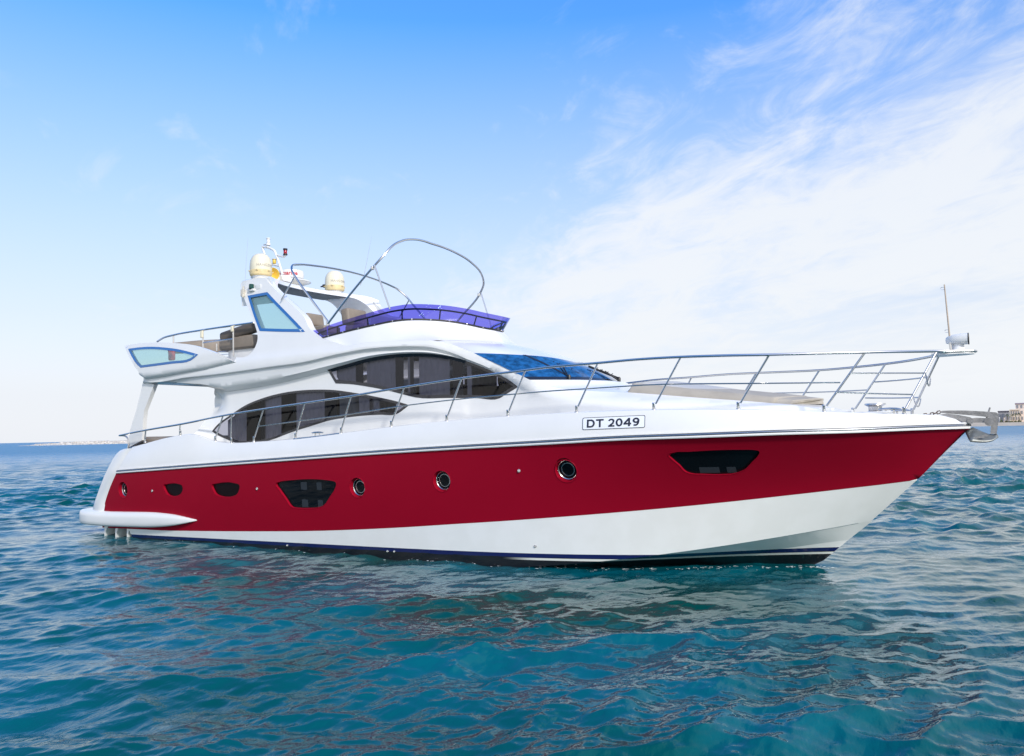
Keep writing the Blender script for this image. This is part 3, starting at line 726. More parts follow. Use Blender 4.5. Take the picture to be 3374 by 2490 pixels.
# interior: saloon sole, furniture and the pilot station
m = MB(); m.box((7.4, 0, 1.95), (7.0, 3.4, 0.06)); m.box((6.3, 0.9, 2.35), (2.4, 0.7, 0.7), bev=0.06); m.box((8.9, -0.2, 2.75), (0.8, 1.6, 0.9), bev=0.08); m.box((10.0, 0, 2.6), (0.8, 2.9, 1.0), bev=0.1)
m.box((3.98, 0, 2.75), (0.05, 3.3, 1.6))
m.build_each('saloon_furniture', WOODIN, cabin, smooth=False)
m = MB(); m.box((10.65, -0.75, 3.12), (0.10, 0.5, 0.34), bev=0.04); m.tube([(10.45+0.0, -0.75+0.19*math.cos(a), 3.2+0.19*math.sin(a)) for a in np.linspace(0, 2*math.pi, 20, endpoint=False)], 0.014, 6, close=True); m.tube([(10.45, -0.94, 3.2), (10.45, -0.56, 3.2)], 0.012, 6)
m.build('helm_wheel', BLACK, cabin)

# ------------------------------------------------------------------ flybridge front: coaming, brow roof, windshield, coachroof
def sym(lp): return [tuple(p) for p in lp]+[(x, -y, z) for x, y, z in reversed(lp[:-1])]
A_pts = [(6.93, -1.99, 4.165), (7.5, -1.95, 4.245), (8.2, -1.85, 4.335), (8.55, -1.74, 4.385), (8.82, -1.56, 4.415), (9.12, -1.28, 4.415), (9.36, -1.0, 4.395), (9.58, -0.7, 4.35), (9.73, -0.4, 4.305), (9.82, 0.0, 4.285)]
_b0 = [on(a, b, F_cab) for a, b in spline([(1057,1114.5),(1100,1126),(1150,1139),(1178.7,1132),(1260,1124.5),(1357,1120.5),(1410,1121)], 4, False)]
Bl_pts = [tuple(p) for p in _b0]+[(9.62, -1.55, 3.965), (9.85, -1.05, 3.985), (10.0, -0.55, 3.995), (10.06, 0, 4.0)]
def rs(pts, n):
    s = resample(spline(pts, 8, False, 80), 0.02); t = np.linspace(0, len(s)-1, n); return np.stack([np.interp(t, np.arange(len(s)), s[:, k]) for k in range(3)], 1)
A_l = rs(A_pts, 64)
def bl_match():   # lower loop, parameterised like A
    s = rs(Bl_pts, 200); t = np.linspace(0, 1, 64)**1.0; i = t*199; return np.stack([np.interp(i, np.arange(200), s[:, k]) for k in range(3)], 1)
B_l = bl_match()
rows = []
for s in (0, 0.12, 0.3, 0.5, 0.7, 0.86, 0.95, 1.0):
    e = s**0.8
    P = B_l*(1-s)+A_l*s; P[:, :2] = B_l[:, :2]*(1-e)+A_l[:, :2]*e; rows.append(sym([tuple(p) for p in P]))
inn = A_l.copy(); inn[:, 1] *= 0.955; inn[:, 0] -= 0.06; inn[:, 2] += 0.006; rows.append(sym([tuple(p) for p in inn]))
inn2 = inn.copy(); inn2[:, 2] = 3.86; inn2[:, 1] *= 0.99; rows.append(sym([tuple(p) for p in inn2]))
m = MB(); m.grid(rows); m.build('flybridge_coaming', WHITE, fly, ang=40)
# flybridge sole and the overhang's ceiling
m = MB(); xs_ = np.linspace(1.25, 9.9, 40)
ys_ = [min(wo(x)-0.03, 1.95 if x < 7 else 1.95*math.sqrt(max(0.02, 1-((x-7)/2.95)**2.6))) for x in xs_]
m.grid([[(x, -y, 3.82) for x, y in zip(xs_, ys_)], [(x, y, 3.82) for x, y in zip(xs_, ys_)]])
xs_ = np.linspace(1.35, 4.1, 16); m.grid([[(x, -(wo(x)-0.10)*k, zE(x)+0.02+0.02*(1-abs(k))) for x in xs_] for k in np.linspace(-1, 1, 9)])
m.grid([[(1.36, -2.1*k, z) for z in (zE(1.4)+0.02, 3.9)] for k in (-1, 1)])
m.build('flybridge_sole', WHITE, fly)
# brow roof between the coaming and the windshield
b0 = [tuple(on(a, b, F_cab)) for a, b in ((1410,1121),(1464,1129),(1500,1139),(1530,1151),(1561,1162.5))]
Bt = rs([(9.36, -1.90, 3.955)]+[(9.62, -1.55, 3.965), (9.85, -1.05, 3.985), (10.0, -0.55, 3.995), (10.06, 0, 4.0)], 30)
Ct = rs([b0[-1], (10.72, -1.48, 3.638), (11.02, -1.24, 3.618), (11.30, -0.92, 3.598), (11.50, -0.55, 3.567), (11.60, -0.2, 3.535), (11.62, 0, 3.525)], 30)
Bt[0] = b0[0]; rows = [sym([(p[0]-0.07, p[1]*0.97, p[2]-0.01) for p in Bt])]
for s in np.linspace(0, 1, 9):
    P = Bt*(1-s)+Ct*s; P[:, 2] += 0.05*math.sin(math.pi*s)*np.linspace(0, 1, 30)**0.5
    e = np.interp(s, np.linspace(0, 1, len(b0)), range(len(b0))); i = min(int(e), len(b0)-2); edge = np.array(b0[i])*(1-(e-i))+np.array(b0[i+1])*(e-i)
    w = np.maximum(0, 1-np.arange(30)/6.0)[:, None]**2; P = P*(1-w)+(edge+(P-P[0]))*w; rows.append(sym([tuple(p) for p in P]))
m = MB(); m.grid(rows); m.build('brow_roof', WHITE, cabin, ang=40)
# windshield
D0 = shou3[0]
Dt = rs([tuple(D0), (11.95, -1.36, 3.104), (12.2, -0.88, 3.112), (12.36, -0.4, 3.11), (12.42, 0, 3.108)], 30)
rows = []
for s in np.linspace(0, 1, 9):
    P = Ct*(1-s)+Dt*s; P[:, 2] += 0.035*math.sin(math.pi*s)*np.linspace(0, 1, 30)**0.5; rows.append(sym([tuple(p) for p in P]))
m = MB(); m.grid(rows); shield = m.build('windshield', WSGL, yacht, ang=60, fix=True)
m = MB()
for k in (12, 46): m.grid([[np.array(rows[i][k+d])+np.array((0.0, 0, 0.006)) for d in (0, 1)] for i in range(9)])
m.build_each('pillar', FRAMEK, shield)
m = MB(); m.grid([[np.array(p)+np.array((0.006, 0, 0.006)) for p in rows[8]], [np.array(p)*0.9+np.array(q)*0.1+np.array((0.006, 0, 0.007)) for p, q in zip(rows[8], rows[0])]])
m.build('bottom_band', FRAMEK, shield)
# coachroof: near shoulder to far shoulder
rows = []
for i, p in enumerate(shou3):
    x, ys, zs = p[0], -p[1], p[2]; u = max(0.0, (x-D0[0]))
    if i == 0: rows.append(sym([tuple(q) for q in Dt])); continue
    bow = 0.84*max(0.0, 1-u/2.3)**1.2+0.05; cam_ = min(0.05, 0.02+0.03*u)*min(1, ys/0.8)
    kk = np.array([-q[1]/-D0[1] for q in Dt])
    row = [(x+bow*(1-abs(k)**2.2), k*ys, zs+cam_*(1-abs(k)**2)) for k in -np.abs(kk)]
    rows.append(sym(row))
m = MB(); m.grid(rows); coach = m.build('coachroof', WHITE, cabin, ang=45)
# wipers
def wiper(c, tip0, tip1):
    w = MB().tube([tip0, tip1], 0.021, 6).tube([np.array(c), np.array(tip0)*0.45+np.array(tip1)*0.55+np.array((0, 0, 0.03))], 0.017, 6).tube([np.array(c)+np.array((0.03, -0.06, 0)), np.array(tip0)*0.6+np.array(tip1)*0.4+np.array((0, 0, 0.03))], 0.008, 6)
    t0, t1 = np.array(tip0), np.array(tip1)
    for k in (0.25, 0.4, 0.6, 0.75): w.tube([t0+(t1-t0)*k+np.array((0, 0, 0.0)), t0+(t1-t0)*(k+0.06)+np.array((0, 0.02, 0.045))], 0.008, 5)
    w.lathe([(0.03, -0.05), (0.035, 0.04), (0.02, 0.07)], c, 10)
    w.build('wiper', BLACK, shield)
def wsp(px, py, y0):   # pixel onto the windshield: plane through three of its points
    a, b, c = np.array(rows_ws[0][10]), np.array(rows_ws[8][4]), np.array(rows_ws[8][22]); n = np.cross(b-a, c-a); d = ray(px, py); t = ((a-CAM)@n)/(d@n); return CAM+d*t+n/np.linalg.norm(n)*0.03*np.sign(n[2])
rows_ws = [[tuple(Ct[k]*(1-s)+Dt[k]*s) for k in range(30)] for s in np.linspace(0, 1, 9)]
wiper((12.05, -1.14, 3.13), tuple(wsp(1787, 1187, 0)), tuple(wsp(1905, 1236, 0)))
wiper((12.45, 0.15, 3.13), (11.98, -0.18, 3.41), (12.42, 0.18, 3.18))

# ------------------------------------------------------------------ flybridge wing with its window
F_wing = lambda x, z: wo(x)+0.05+0.05*min(1, max(0, (4.55-x)/2.5))+(0.10 if z > 3.9 else 0.10*max(0, min(1, (z-3.66)/0.24)))*0.0 - 0.22*max(0, z-4.05)
WING = [(410,1139),(440,1133),(493,1128.6),(540,1128),(582,1130),(636,1137.6),(672,1148),(707,1161),(740,1177),(771,1193),(768,1199),(718,1208),(669,1217),(571,1233),(510,1243),(470,1249),(459.5,1245),(455.5,1236),(457,1227),(445,1210),(433,1189),(420,1165)]
WWIN = [(424,1150),(455,1146),(493,1143.6),(546.5,1146.5),(585,1151.5),(618,1159),(651,1168.3),(628.7,1186),(564,1196.5),(463.6,1209.7),(449,1195),(437,1176)]
wgx = px_loop(WING, F_wing, True, 4, 50); wwx = px_loop(WWIN, F_wing, True, 4, 50)
zw = interp(*zip(*sorted([(p[0], p[1]) for p in pxs([(455,1240),(470,1251),(510,1246),(571,1236),(669,1220),(718,1208),(772,1196)], F_wing)])))
def F_wing2(x, z):
    d = max(0, zw(x)+0.10-z)/0.12; return F_wing(x, z)-0.16*min(1, d)**2
v, f = cdt_sheet(clean(wgx), [wwx], [shrink(clean(wgx), 0.05)], 0.06, F_wing2)
both('flybridge_wing', *shell(v, f, 0.09), WHITE, fly, ang=50)
for side in (-1, 1):
    pane('wing_window', wwx, ARCHGL, -0.02, yacht, side, FRAMEB, 0.045, 0.004, F_wing2)
    pane('arch_window', awx, ARCHGL, -0.02, yacht, side, FRAMEB, 0.05, 0.005, F_cab)

# arch cross beam, rounded into the legs
def build_beam():
    rows = []
    for y in np.linspace(-1.785, 1.785, 61):
        a = abs(y)/1.95; k = max(0, (abs(y)-1.45)/0.53); kf = max(0, (abs(y)-1.12)/0.5)
        xf = 4.50+0.86*a**2.0; xr = 3.72+0.72*a**2.6; zt = 5.80-0.10*a**2-0.20*max(0, k)**2.6; th = 0.12+0.46*min(1, kf)**2.6
        sw = 0.22*min(1, kf)**2
        rows.append([(xf-0.05, y, zt), (xf, y, zt-0.03), (xf+0.03+sw, y, zt-th+0.01), (xf-0.03+sw, y, zt-th), ((xf+xr)/2+sw*.5, y, zt-th+0.015), (xr+0.05, y, zt-th+0.03), (xr, y, zt-0.04), (xr+0.06, y, zt+0.01), ((xf+xr)/2, y, zt+0.03)])
    m = MB(); m.grid(rows, close=True); n = len(rows[0]); k = len(m.v); m.f.append(tuple(range(n))); m.f.append(tuple(reversed(range(k-n, k))))
    b = m.build('cross_beam', WHITE, arch, ang=40)
    for y in (-1.25, -0.35, 0.45): MB().lathe([(0.001, -0.004), (0.07, -0.004), (0.085, 0.0), (0.09, 0.02)], (4.35+0.2*abs(y), y, 5.685-0.07*y*y/3.6), 18).build('downlight', GREYW, arch)
build_beam()
def build_liner():
    rows = []
    for y in np.linspace(-1.12, 1.12, 25):
        a = abs(y)/1.95; xf = 4.50+0.86*a**2.0-0.01; xr = 3.72+0.72*a**2.6+0.07; z = 5.80-0.10*a**2-0.12-0.004
        rows.append([(xf, y, z-0.001), ((xf+xr)/2, y, z+0.010), (xr, y, z+0.024)])
    MB().grid(rows).build('headliner', pbr('grey headliner', (0.20, 0.21, 0.21), 0.6, var=0.06, vscale=2), arch)
build_liner()

# ------------------------------------------------------------------ arch equipment
def wrap_text(txt, c, r, z, size, ang0, mat, name, parent, bold=0.0):
    v, f = text_mesh(txt, size, bold); out = []
    for x, y, _ in v:
        a = ang0+x/r; out.append((c[0]+(r+0.003)*math.cos(a), c[1]+(r+0.003)*math.sin(a), z+y))
    raw(name, out, f, mat, parent, smooth=False, fix=False)
VIEW = math.atan2(CAM[1]+0, CAM[0]-4.3)
for y, nm in ((-1.2, 'near'), (1.2, 'far')):
    c = (4.28, y, 5.70); s = 1.0
    dm = lambda pr: [(r*0.88, 0.10+z*0.81) for r, z in pr]
    d = MB().lathe(dm([(0.276, 0.25), (0.280, 0.32), (0.278, 0.42), (0.265, 0.52), (0.24, 0.60), (0.20, 0.665), (0.146, 0.713), (0.082, 0.737), (0.001, 0.744)]), c, 36).build('satellite_dome', CREAM, yacht)
    MB().lathe(dm([(0.276, 0.252), (0.284, 0.24), (0.286, 0.195), (0.276, 0.12), (0.248, 0.085), (0.18, 0.075)]), c, 36).build('dome_base', CREAM2, d)
    MB().lathe([(0.21, 0.165), (0.175, 0.14), (0.165, 0.05), (0.19, -0.06)], c, 28).build('pedestal', WHITE, d)
    wrap_text('HANGZHOU', c, 0.246, c[2]+0.40, 0.086, math.atan2(CAM[1]-y, CAM[0]-c[0])+0.62, GREYTX, 'lettering', d)
    m = MB()
    for a in np.linspace(0, 2*math.pi, 6, endpoint=False): m.box((c[0]+0.247*math.cos(a), c[1]+0.247*math.sin(a), c[2]+0.282), (0.05, 0.05, 0.02))
    m.build_each('clip', CREAM2, d)
# radar scanner on its own bracket
rc = (3.98, 0.02, 6.02)
rad = MB().lathe([(0.001, 0.23), (0.24, 0.228), (0.285, 0.205), (0.30, 0.12), (0.29, 0.03), (0.25, 0.0), (0.001, 0.0)], rc, 36).build('radar_scanner', WHITE, yacht, ang=25)
m = MB().lathe([(0.001, -0.005), (0.34, -0.02), (0.46, -0.045), (0.47, -0.065), (0.33, -0.11), (0.20, -0.17), (0.17, -0.30)], rc, 32); m.build('bracket', WHITE, rad)
m = MB().prism([(rc[0]-0.1, -1.15, 6.0), (rc[0]+0.1, -1.15, 6.0), (rc[0]+0.35, -0.3, 5.94), (rc[0]-0.35, -0.3, 5.94)], (0, 0, -0.10)); m.build('gusset', WHITE, rad)
wrap_text('raymarine', rc, 0.297, rc[2]+0.115, 0.135, math.atan2(CAM[1], CAM[0]-rc[0])-0.42, REDTX, 'lettering', rad, 0.004)
# light mast: bent tube hoop with lamps
def P0(px, py, y): return at_y(px, py, y)
MY = -0.55
hp = [P0(874,845,MY)+0, P0(864.5,815,MY), P0(866,812,MY), P0(894,819,MY), P0(903,825,MY), P0(911,842,MY), P0(928,895,MY), P0(931,905,MY)]
m = MB(); m.tube([tuple(P0(882,900,MY)), tuple(P0(874,845,MY))]+[tuple(p) for p in spline(hp[1:], 5, False)], 0.030, 8)
m.tube([tuple(P0(888,869,MY)), tuple(P0(922,876,MY))], 0.026, 8); m.tube([tuple(P0(913,840,MY)), tuple(P0(936,846,MY)), tuple(P0(941,840,MY))], 0.026, 8)
m.tube([tuple(P0(882,815,MY)), tuple(P0(882,803,MY))], 0.035, 8)
m.prism([tuple(P0(880,905,MY)+np.array((0, -0.06, 0))), tuple(P0(932,906,MY)+np.array((0, -0.06, 0))), tuple(P0(940,925,MY)+np.array((0, -0.06, 0))), tuple(P0(885,925,MY)+np.array((0, -0.06, 0)))], (0, 0.3, 0))
mast = m.build('light_mast', WHITE, yacht)
def lamp(px, py, y, r, h, mat, nm):
    c = P0(px, py, y); l = MB().lathe([(0.001, h), (r*0.85, h), (r, h*0.8), (r, h*0.2), (r*0.85, 0), (0.001, 0)], c, 18).build(nm, mat, mast)
    return c
CLEAR = pbr('clear lamp lens', (0.75, 0.76, 0.74), 0.1, spec=0.7); REDL = pbr('red lamp lens', (0.35, 0.004, 0.02), 0.15, spec=0.6)
lamp(884, 801, MY, 0.042, 0.10, CLEAR, 'anchor_light'); c = P0(884,801,MY); m = MB().lathe([(0.05, 0.0), (0.055, -0.05), (0.04, -0.06)], c, 16).lathe([(0.05, 0.10), (0.05, 0.125), (0.001, 0.125)], c, 16); m.build_each('lamp_housing', WHITE, mast)
m = MB().box(tuple(P0(877,805,MY)), (0.16, 0.03, 0.02)); m.build('bracket', GREYW, mast)
c = lamp(940, 836, MY, 0.042, 0.085, REDL, 'red_light'); m = MB().lathe([(0.05, 0.085), (0.052, 0.125), (0.001, 0.13)], c, 16).lathe([(0.001, -0.03), (0.052, -0.03), (0.05, 0.002)], c, 16); m.build_each('lamp_housing', BLACK, mast)
c = lamp(904, 868, MY, 0.045, 0.09, YELLOW, 'yellow_light'); MB().lathe([(0.05, 0.09), (0.055, 0.11), (0.001, 0.112)], c, 16).build('lamp_housing', CREAM2, mast)
# horn
hc = np.array(P0(896,906,-0.75)); hd = np.array((0.80, -0.6, -0.06)); hd /= np.linalg.norm(hd)
MB().lathe([(0.001, -0.30), (0.05, -0.30), (0.055, -0.14), (0.04, -0.12), (0.05, -0.05), (0.08, 0.02), (0.13, 0.075), (0.152, 0.10), (0.145, 0.10), (0.10, 0.05), (0.04, -0.03), (0.001, -0.05)], hc+hd*0.1, 24, hd).build('horn', YELLOW, yacht)
# starboard light, little camera and antenna on the leg
c = on(833, 949, F_cab); m = MB().box((c[0], c[1]-0.03, c[2]-0.045), (0.17, 0.06, 0.05), bev=0.012); nav = m.build('navigation_light', WHITE, yacht)
MB().lathe([(0.001, 0.10), (0.05, 0.10), (0.055, 0.02), (0.05, 0.0)], (c[0], c[1]-0.04, c[2]-0.02), 16).build('lens', pbr('green lamp lens', (0.003, 0.06, 0.05), 0.12), nav)
c = on(806, 965, F_cab); m = MB().box((c[0]-0.02, c[1]-0.03, c[2]), (0.10, 0.07, 0.16), bev=0.02); m.tube([c+np.array((0, -0.05, -0.1)), c+np.array((0.03, -0.06, 0.14))], 0.02, 7); m.build('deck_floodlight', pbr('aged white plastic', (0.70, 0.64, 0.54), 0.5, var=0.2, vscale=30), arch)
c = on(852, 945, F_cab); MB().box((c[0], c[1]-0.005, c[2]), (0.16, 0.014, 0.10), bev=0.006).build('access_plate', WHITE, arch)
c = P0(1062,944,1.0)+np.array((-0.05, 0, 0)); MB().tube([c, c+np.array((0.10, 0, 0.02))], 0.018, 8).box(tuple(c+np.array((0.11, 0, 0.01))), (0.07, 0.07, 0.08), bev=0.02).build('floodlight', BLACK, arch)
MB().tube([P0(1187,940,1.7), P0(1200,905,1.7), P0(1224,780,1.7)], [0.008, 0.006, 0.002], 5).build('whip_antenna', GREYW, arch)
MB().tube([P0(806,960,-1.9), P0(810,880,-1.9), P0(817,783,-1.9)], [0.004, 0.003, 0.002], 5).build('whip_antenna', GREYW, arch)

# ------------------------------------------------------------------ wrap-round windscreen of the flybridge
def outward(lp):
    o = []
    for i in range(len(lp)):
        a = lp[max(0, i-1)]; b = lp[min(len(lp)-1, i+1)]; t = (b-a)[:2]; n = np.array((-t[1], t[0])); n /= np.linalg.norm(n)+1e-9
        n = -n if n @ np.array((lp[i][0]-7.5, lp[i][1])) < 0 else n; o.append(n)
    return np.array(o)
on_ = outward(A_l); on_[-1] = (1, 0)
tt = np.linspace(0, 1, len(A_l)); hh = np.interp(tt, [0, 0.05, 0.2, 0.5, 0.8, 1], [0.20, 0.23, 0.25, 0.30, 0.29, 0.27]); ow = np.interp(tt, [0, 0.3, 0.6, 1], [0.0, 0.03, 0.12, 0.20])
topl = A_l.copy(); topl[:, :2] += on_*ow[:, None]; topl[:, 2] += hh
base = A_l.copy(); base[:, 2] += 0.004
aftp = topl[0]+np.array((-0.30, 0.0, -0.02))
m = MB(); rows = [sym([tuple(base[k]*(1-s)+topl[k]*s) for k in range(len(A_l))]) for s in (0, 0.33, 0.66, 1)]; m.grid(rows)
m.add([base[0], topl[0], aftp], [(0, 1, 2)]); m.add([(p[0], -p[1], p[2]) for p in (base[0], topl[0], aftp)], [(2, 1, 0)])
screen = m.build('flybridge_windscreen', SCREEN, yacht, ang=70)
trim = MB(); bt_ = A_l.copy(); bt_[:, :2] += on_*0.012
trim.grid([sym([tuple(p+np.array((0, 0, d))) for p in bt_]) for d in (-0.004, 0.030)]); trim.build('trim_strip', BLACK, screen)
rl = A_l*0.28+topl*0.72; rl[:, :2] -= on_*0.05
rl = [np.array((6.72, -1.96, 4.26))]+[p for p in rl[2:]]
m = MB(); m.tube(sym([tuple(p) for p in rl]), 0.017, 8)
for k in (6, 18, 30, 42, 54):
    for s in (1, -1):
        a, b = A_l[k].copy(), np.array(rl[k-1]).copy(); a[:2] -= on_[k]*0.06; a[1] *= s; b[1] *= s; m.tube([a, b], 0.014, 6)
m.build('grab_rail', BLACK, screen)
m = MB()
for k in range(3, 62, 6):
    for s in (1, -1): m.lathe([(0.001, 0.012), (0.012, 0.008), (0.014, 0)], (bt_[k][0]+on_[k][0]*0.004, s*(bt_[k][1]+on_[k][1]*0.004), bt_[k][2]+0.014), 8, (on_[k][0], s*on_[k][1], 0))
m.build_each('snap_stud', STEEL, screen)

# ------------------------------------------------------------------ bimini hoops (frame only, no canvas)
def hoop(pts, name):
    s = spline(pts, 8, False, 89); m = MB(); m.tube(sym([tuple(p) for p in s]), 0.023, 8); return m
h1 = hoop([(7.05,-1.93,4.50),(6.62,-1.94,4.98),(6.22,-1.93,5.42),(5.98,-1.88,5.70),(5.86,-1.74,5.84),(5.82,-1.52,5.90),(5.83,-1.0,5.955),(5.85,-0.4,5.985),(5.86,0,5.99)], 'bimini_frame')
b1 = h1.build('bimini_frame', STEEL, yacht)
h2 = hoop([(7.06,-1.95,4.46),(7.66,-1.94,5.0),(8.22,-1.90,5.48),(8.40,-1.80,5.70),(8.45,-1.62,5.90),(8.42,-1.25,6.10),(8.34,-0.75,6.24),(8.26,-0.3,6.305),(8.23,0,6.315)], 'bimini_frame')
b2 = h2.build('bimini_frame', STEEL, yacht)
for s in (-1, 1):
    MB().tube([(6.10, s*1.91, 5.55), (5.72, s*1.93, 5.08)], 0.015, 7).build('strut', STEEL, b1)
    MB().tube([(8.25, s*1.90, 5.52), (8.58, s*1.84, 4.62)], 0.016, 7).build('strut', STEEL, b2)
    MB().box((7.05, s*1.94, 4.46), (0.07, 0.05, 0.10), bev=0.012).tube([(7.05, s*1.94, 4.24), (7.05, s*1.94, 4.46)], 0.02, 8).build('hinge', STEEL, b1)
    MB().box((8.20, s*1.90, 5.46), (0.06, 0.06, 0.07), bev=0.012).build('clamp', STEEL, b2)

# ------------------------------------------------------------------ flybridge furniture
def cushion(name, c, d, mat, rot=None, bev=0.05, parent=None): return MB().box(c, d, rot, bev).build(name, mat, parent, ang=60)
def fly_seat(x, y, w, h, zb, mat):
    s = cushion('helm_seat', (x, y, zb+h/2), (0.22, w, h), mat, Matrix.Rotation(R(-8), 4, 'Y'), 0.06, fly)
    cushion('seat_cushion', (x+0.30, y, zb-0.10), (0.6, w, 0.16), mat, None, 0.05, s); MB().tube([(x+0.25, y, 3.83), (x+0.25, y, zb-0.16)], 0.06, 12).build('pedestal', STEEL, s)
    return s
fly_seat(5.55, -0.85, 0.52, 0.29, 4.63, TAN); fly_seat(6.55, -0.6, 0.62, 0.36, 4.60, TAN)
m = MB().box((7.75, -0.55, 4.25), (0.75, 1.15, 0.85), Matrix.Rotation(R(14), 4, 'Y'), 0.08); m.build('helm_console', GREYW, fly)
MB().box((6.2, 0.7, 4.33), (1.3, 0.7, 0.05), bev=0.02).tube([(6.2, 0.7, 3.83), (6.2, 0.7, 4.31)], 0.05, 10).build('fly_table', TEAK, fly)
# aft settee: C-shaped seat, high back and arm bolsters
sof = MB().box((4.25, -1.72, 4.30), (1.15, 0.34, 0.30), Matrix.Rotation(R(0), 4, 'Y'), 0.09).build('settee', TAN, fly)
cushion('backrest_bolster', (4.28, -1.80, 4.53), (1.15, 0.20, 0.24), DTAN, Matrix.Rotation(R(-9), 4, 'Y'), 0.085, sof)
m = MB(); pts = [(3.6, 0.9, 4.50), (3.0, 0.2, 4.49), (2.6, -0.5, 4.47), (2.1, -1.1, 4.44), (1.5, -1.5, 4.40)]
pts = spline(pts, 6, False); rows = []
for i, p in enumerate(pts):
    t = i/(len(pts)-1); hz = 0.20-0.07*t
    rows.append([(p[0]+dx, p[1]+dy*1.0, p[2]+dz*hz) for dx, dy, dz in ((0, -0.08, -1), (0, -0.10, 0), (0, -0.07, 0.85), (0, 0.0, 1), (0, 0.07, 0.85), (0, 0.10, 0), (0, 0.08, -1))])
m.grid(rows, True); n = 7; k = len(m.v); m.f.append(tuple(range(n))); m.f.append(tuple(reversed(range(k-n, k)))); m.build('backrest', TAN, sof, ang=70)
m = MB(); m.box((3.7, -0.5, 4.19), (1.0, 0.8, 0.04), bev=0.015); m.tube([(3.5, -0.5, 3.83), (3.5, -0.5, 4.18)], 0.035, 8); m.tube([(3.95, -0.5, 3.83), (3.95, -0.5, 4.18)], 0.035, 8); m.build('aft_table', TEAK, fly)
MB().box((4.55, -1.55, 4.06), (1.3, 0.5, 0.42), bev=0.03).build('settee_base', WHITE, sof)
# flybridge aft guard rail
fr = [(518,1125),(539,1112.5),(571.5,1103.6),(664,1087.5),(761,1073),(836,1062.5)]
frp = [at_y(a, b, -2.0) for a, b in spline(fr, 5, False)]
def railpair(pts, r, name, parent, n=8):
    o = None
    for s in (-1, 1): o = MB().tube([(p[0], p[1]*s, p[2]) for p in pts], r, n).build(name, STEEL, parent)
    return o
frail = railpair(frp, 0.022, 'flybridge_rail', yacht)
railpair([at_y(671,1128.6,-2.0), at_y(768,1116,-2.0)], 0.016, 'mid_rail', frail)
for a, b in (((571.5,1107),(571.5,1129)), ((668.7,1089),(669,1144)), ((769,1073),(769.5,1175))):
    railpair([at_y(*a, -2.0), at_y(*b, -2.0)], 0.018, 'stanchion', frail)
MB().box(tuple(at_y(665,1101,-2.03)), (0.07, 0.05, 0.16), bev=0.015).build('lamp_socket', CREAM, frail); MB().box(tuple(at_y(765,1083,-2.03)), (0.06, 0.05, 0.13), bev=0.015).build('lamp_socket', CREAM, frail)
m = MB()
for a, b in (((714,1132),(714,1156)), ((752,1129),(752,1152))): m.tube([at_y(*a, -1.2), at_y(*b, -1.2)], 0.02, 6)
for k in range(4): m.tube([(2.6, -1.0+0.0*k, 4.28-0.07*k), (3.6, -1.0, 4.24-0.07*k)], 0.008, 5)
m.build_each('ladder_rail', STEEL, frail)

# cockpit: side strut under the overhang, aft bench cushion
ST = [(470,1262),(508,1266),(495,1300),(475,1352),(471,1390),(468,1450),(419,1476),(427,1421),(446,1361),(462,1300)]
m = MB()
for s in (1, -1): m.prism([(p[0], p[1]*s, p[2]) for p in (at_y(a, b, -2.10) for a, b in ST)], (0, 0.10*s, 0))
m.build_each('cockpit_strut', WHITE, cabin, ang=30)
co = at_y(440,1455,-1.9)
bench = MB().box((co[0]+0.12, -0.35, 2.10), (0.24, 3.1, 0.36), bev=0.09).build('cockpit_bench', TAN, deck, ang=60)
MB().box((co[0]+0.95, -1.86, 2.12), (1.5, 0.16, 0.26), bev=0.07).build('bench_side', TAN, bench, ang=60)
MB().box((co[0]+0.45, -0.35, 1.72), (0.7, 3.1, 0.30), bev=0.07).build('seat', TAN, bench, ang=60)

# ------------------------------------------------------------------ guard rails
yr = smooth_interp([0, 2, 12.5, 14, 14.8, 15.73, 16.4, 16.9, 17.28, 17.55, 17.78], [2.30, 2.33, 2.33, 2.27, 2.22, 1.98, 1.66, 1.33, 1.0, 0.68, 0.36])
NR = [(393,1434.5),(468,1419),(596.5,1397),(761,1364.5),(868,1347.5),(1004,1327.5),(1157,1304.5),(1330.5,1275),(1520,1246),(1729,1219.5),(1800,1210),(1968,1196),(2100,1184),(2241,1176),(2380,1171.5),(2536,1168.5),(2700,1164),(2850,1160.5),(2980,1158),(3086,1156.5)]
nr = np.array([onx(a, b, yr) for a, b in spline(NR, 6, False)])
tipc = [(17.95, -0.25, 3.268), (18.12, -0.2, 3.266), (18.24, -0.11, 3.266), (18.28, 0, 3.266)]
rail = MB().tube(sym([tuple(p) for p in nr]+tipc), 0.021, 8).build('guard_rail', STEEL, yacht)
WR = [(850,1404.5),(989.6,1386),(1150,1365),(1307,1340),(1493,1317),(1697,1298),(1800,1289),(1925,1281),(2186,1266),(2330,1264),(2479,1263),(2768,1260)]
def wire(px, ins=0.02, r=0.011):
    pts = [onx(a, b, lambda x: yr(x)-ins) for a, b in spline(px, 4, False)]; railpair(pts, r, 'wire', rail, 6)
wire(WR); wire([(2801,1229.4),(2930,1229),(3050,1228.7)]); wire([(2755.6,1292),(2880,1296.5),(3006,1299.5)])
SB = [((709,1454),(734,1372)),((762.7,1460),(763.4,1366)),((836.7,1456),(868,1350)),((973.5,1446),(1004.6,1329)),((1124,1428),(1157,1306.5)),((1289.4,1406.5),(1332,1276)),((1472,1387.5),(1521,1247.5)),((1673.5,1372),(1730.7,1220.5)),((1900,1359.5),(1969,1197)),((2154.5,1351),(2242,1178)),((2432.5,1349.5),(2534,1169.5)),((2714.6,1358.5),(2849,1161.5)),((2979,1366),(3086,1157.5)),((479,1457),(480,1418)),((593.7,1435),(594,1398))]
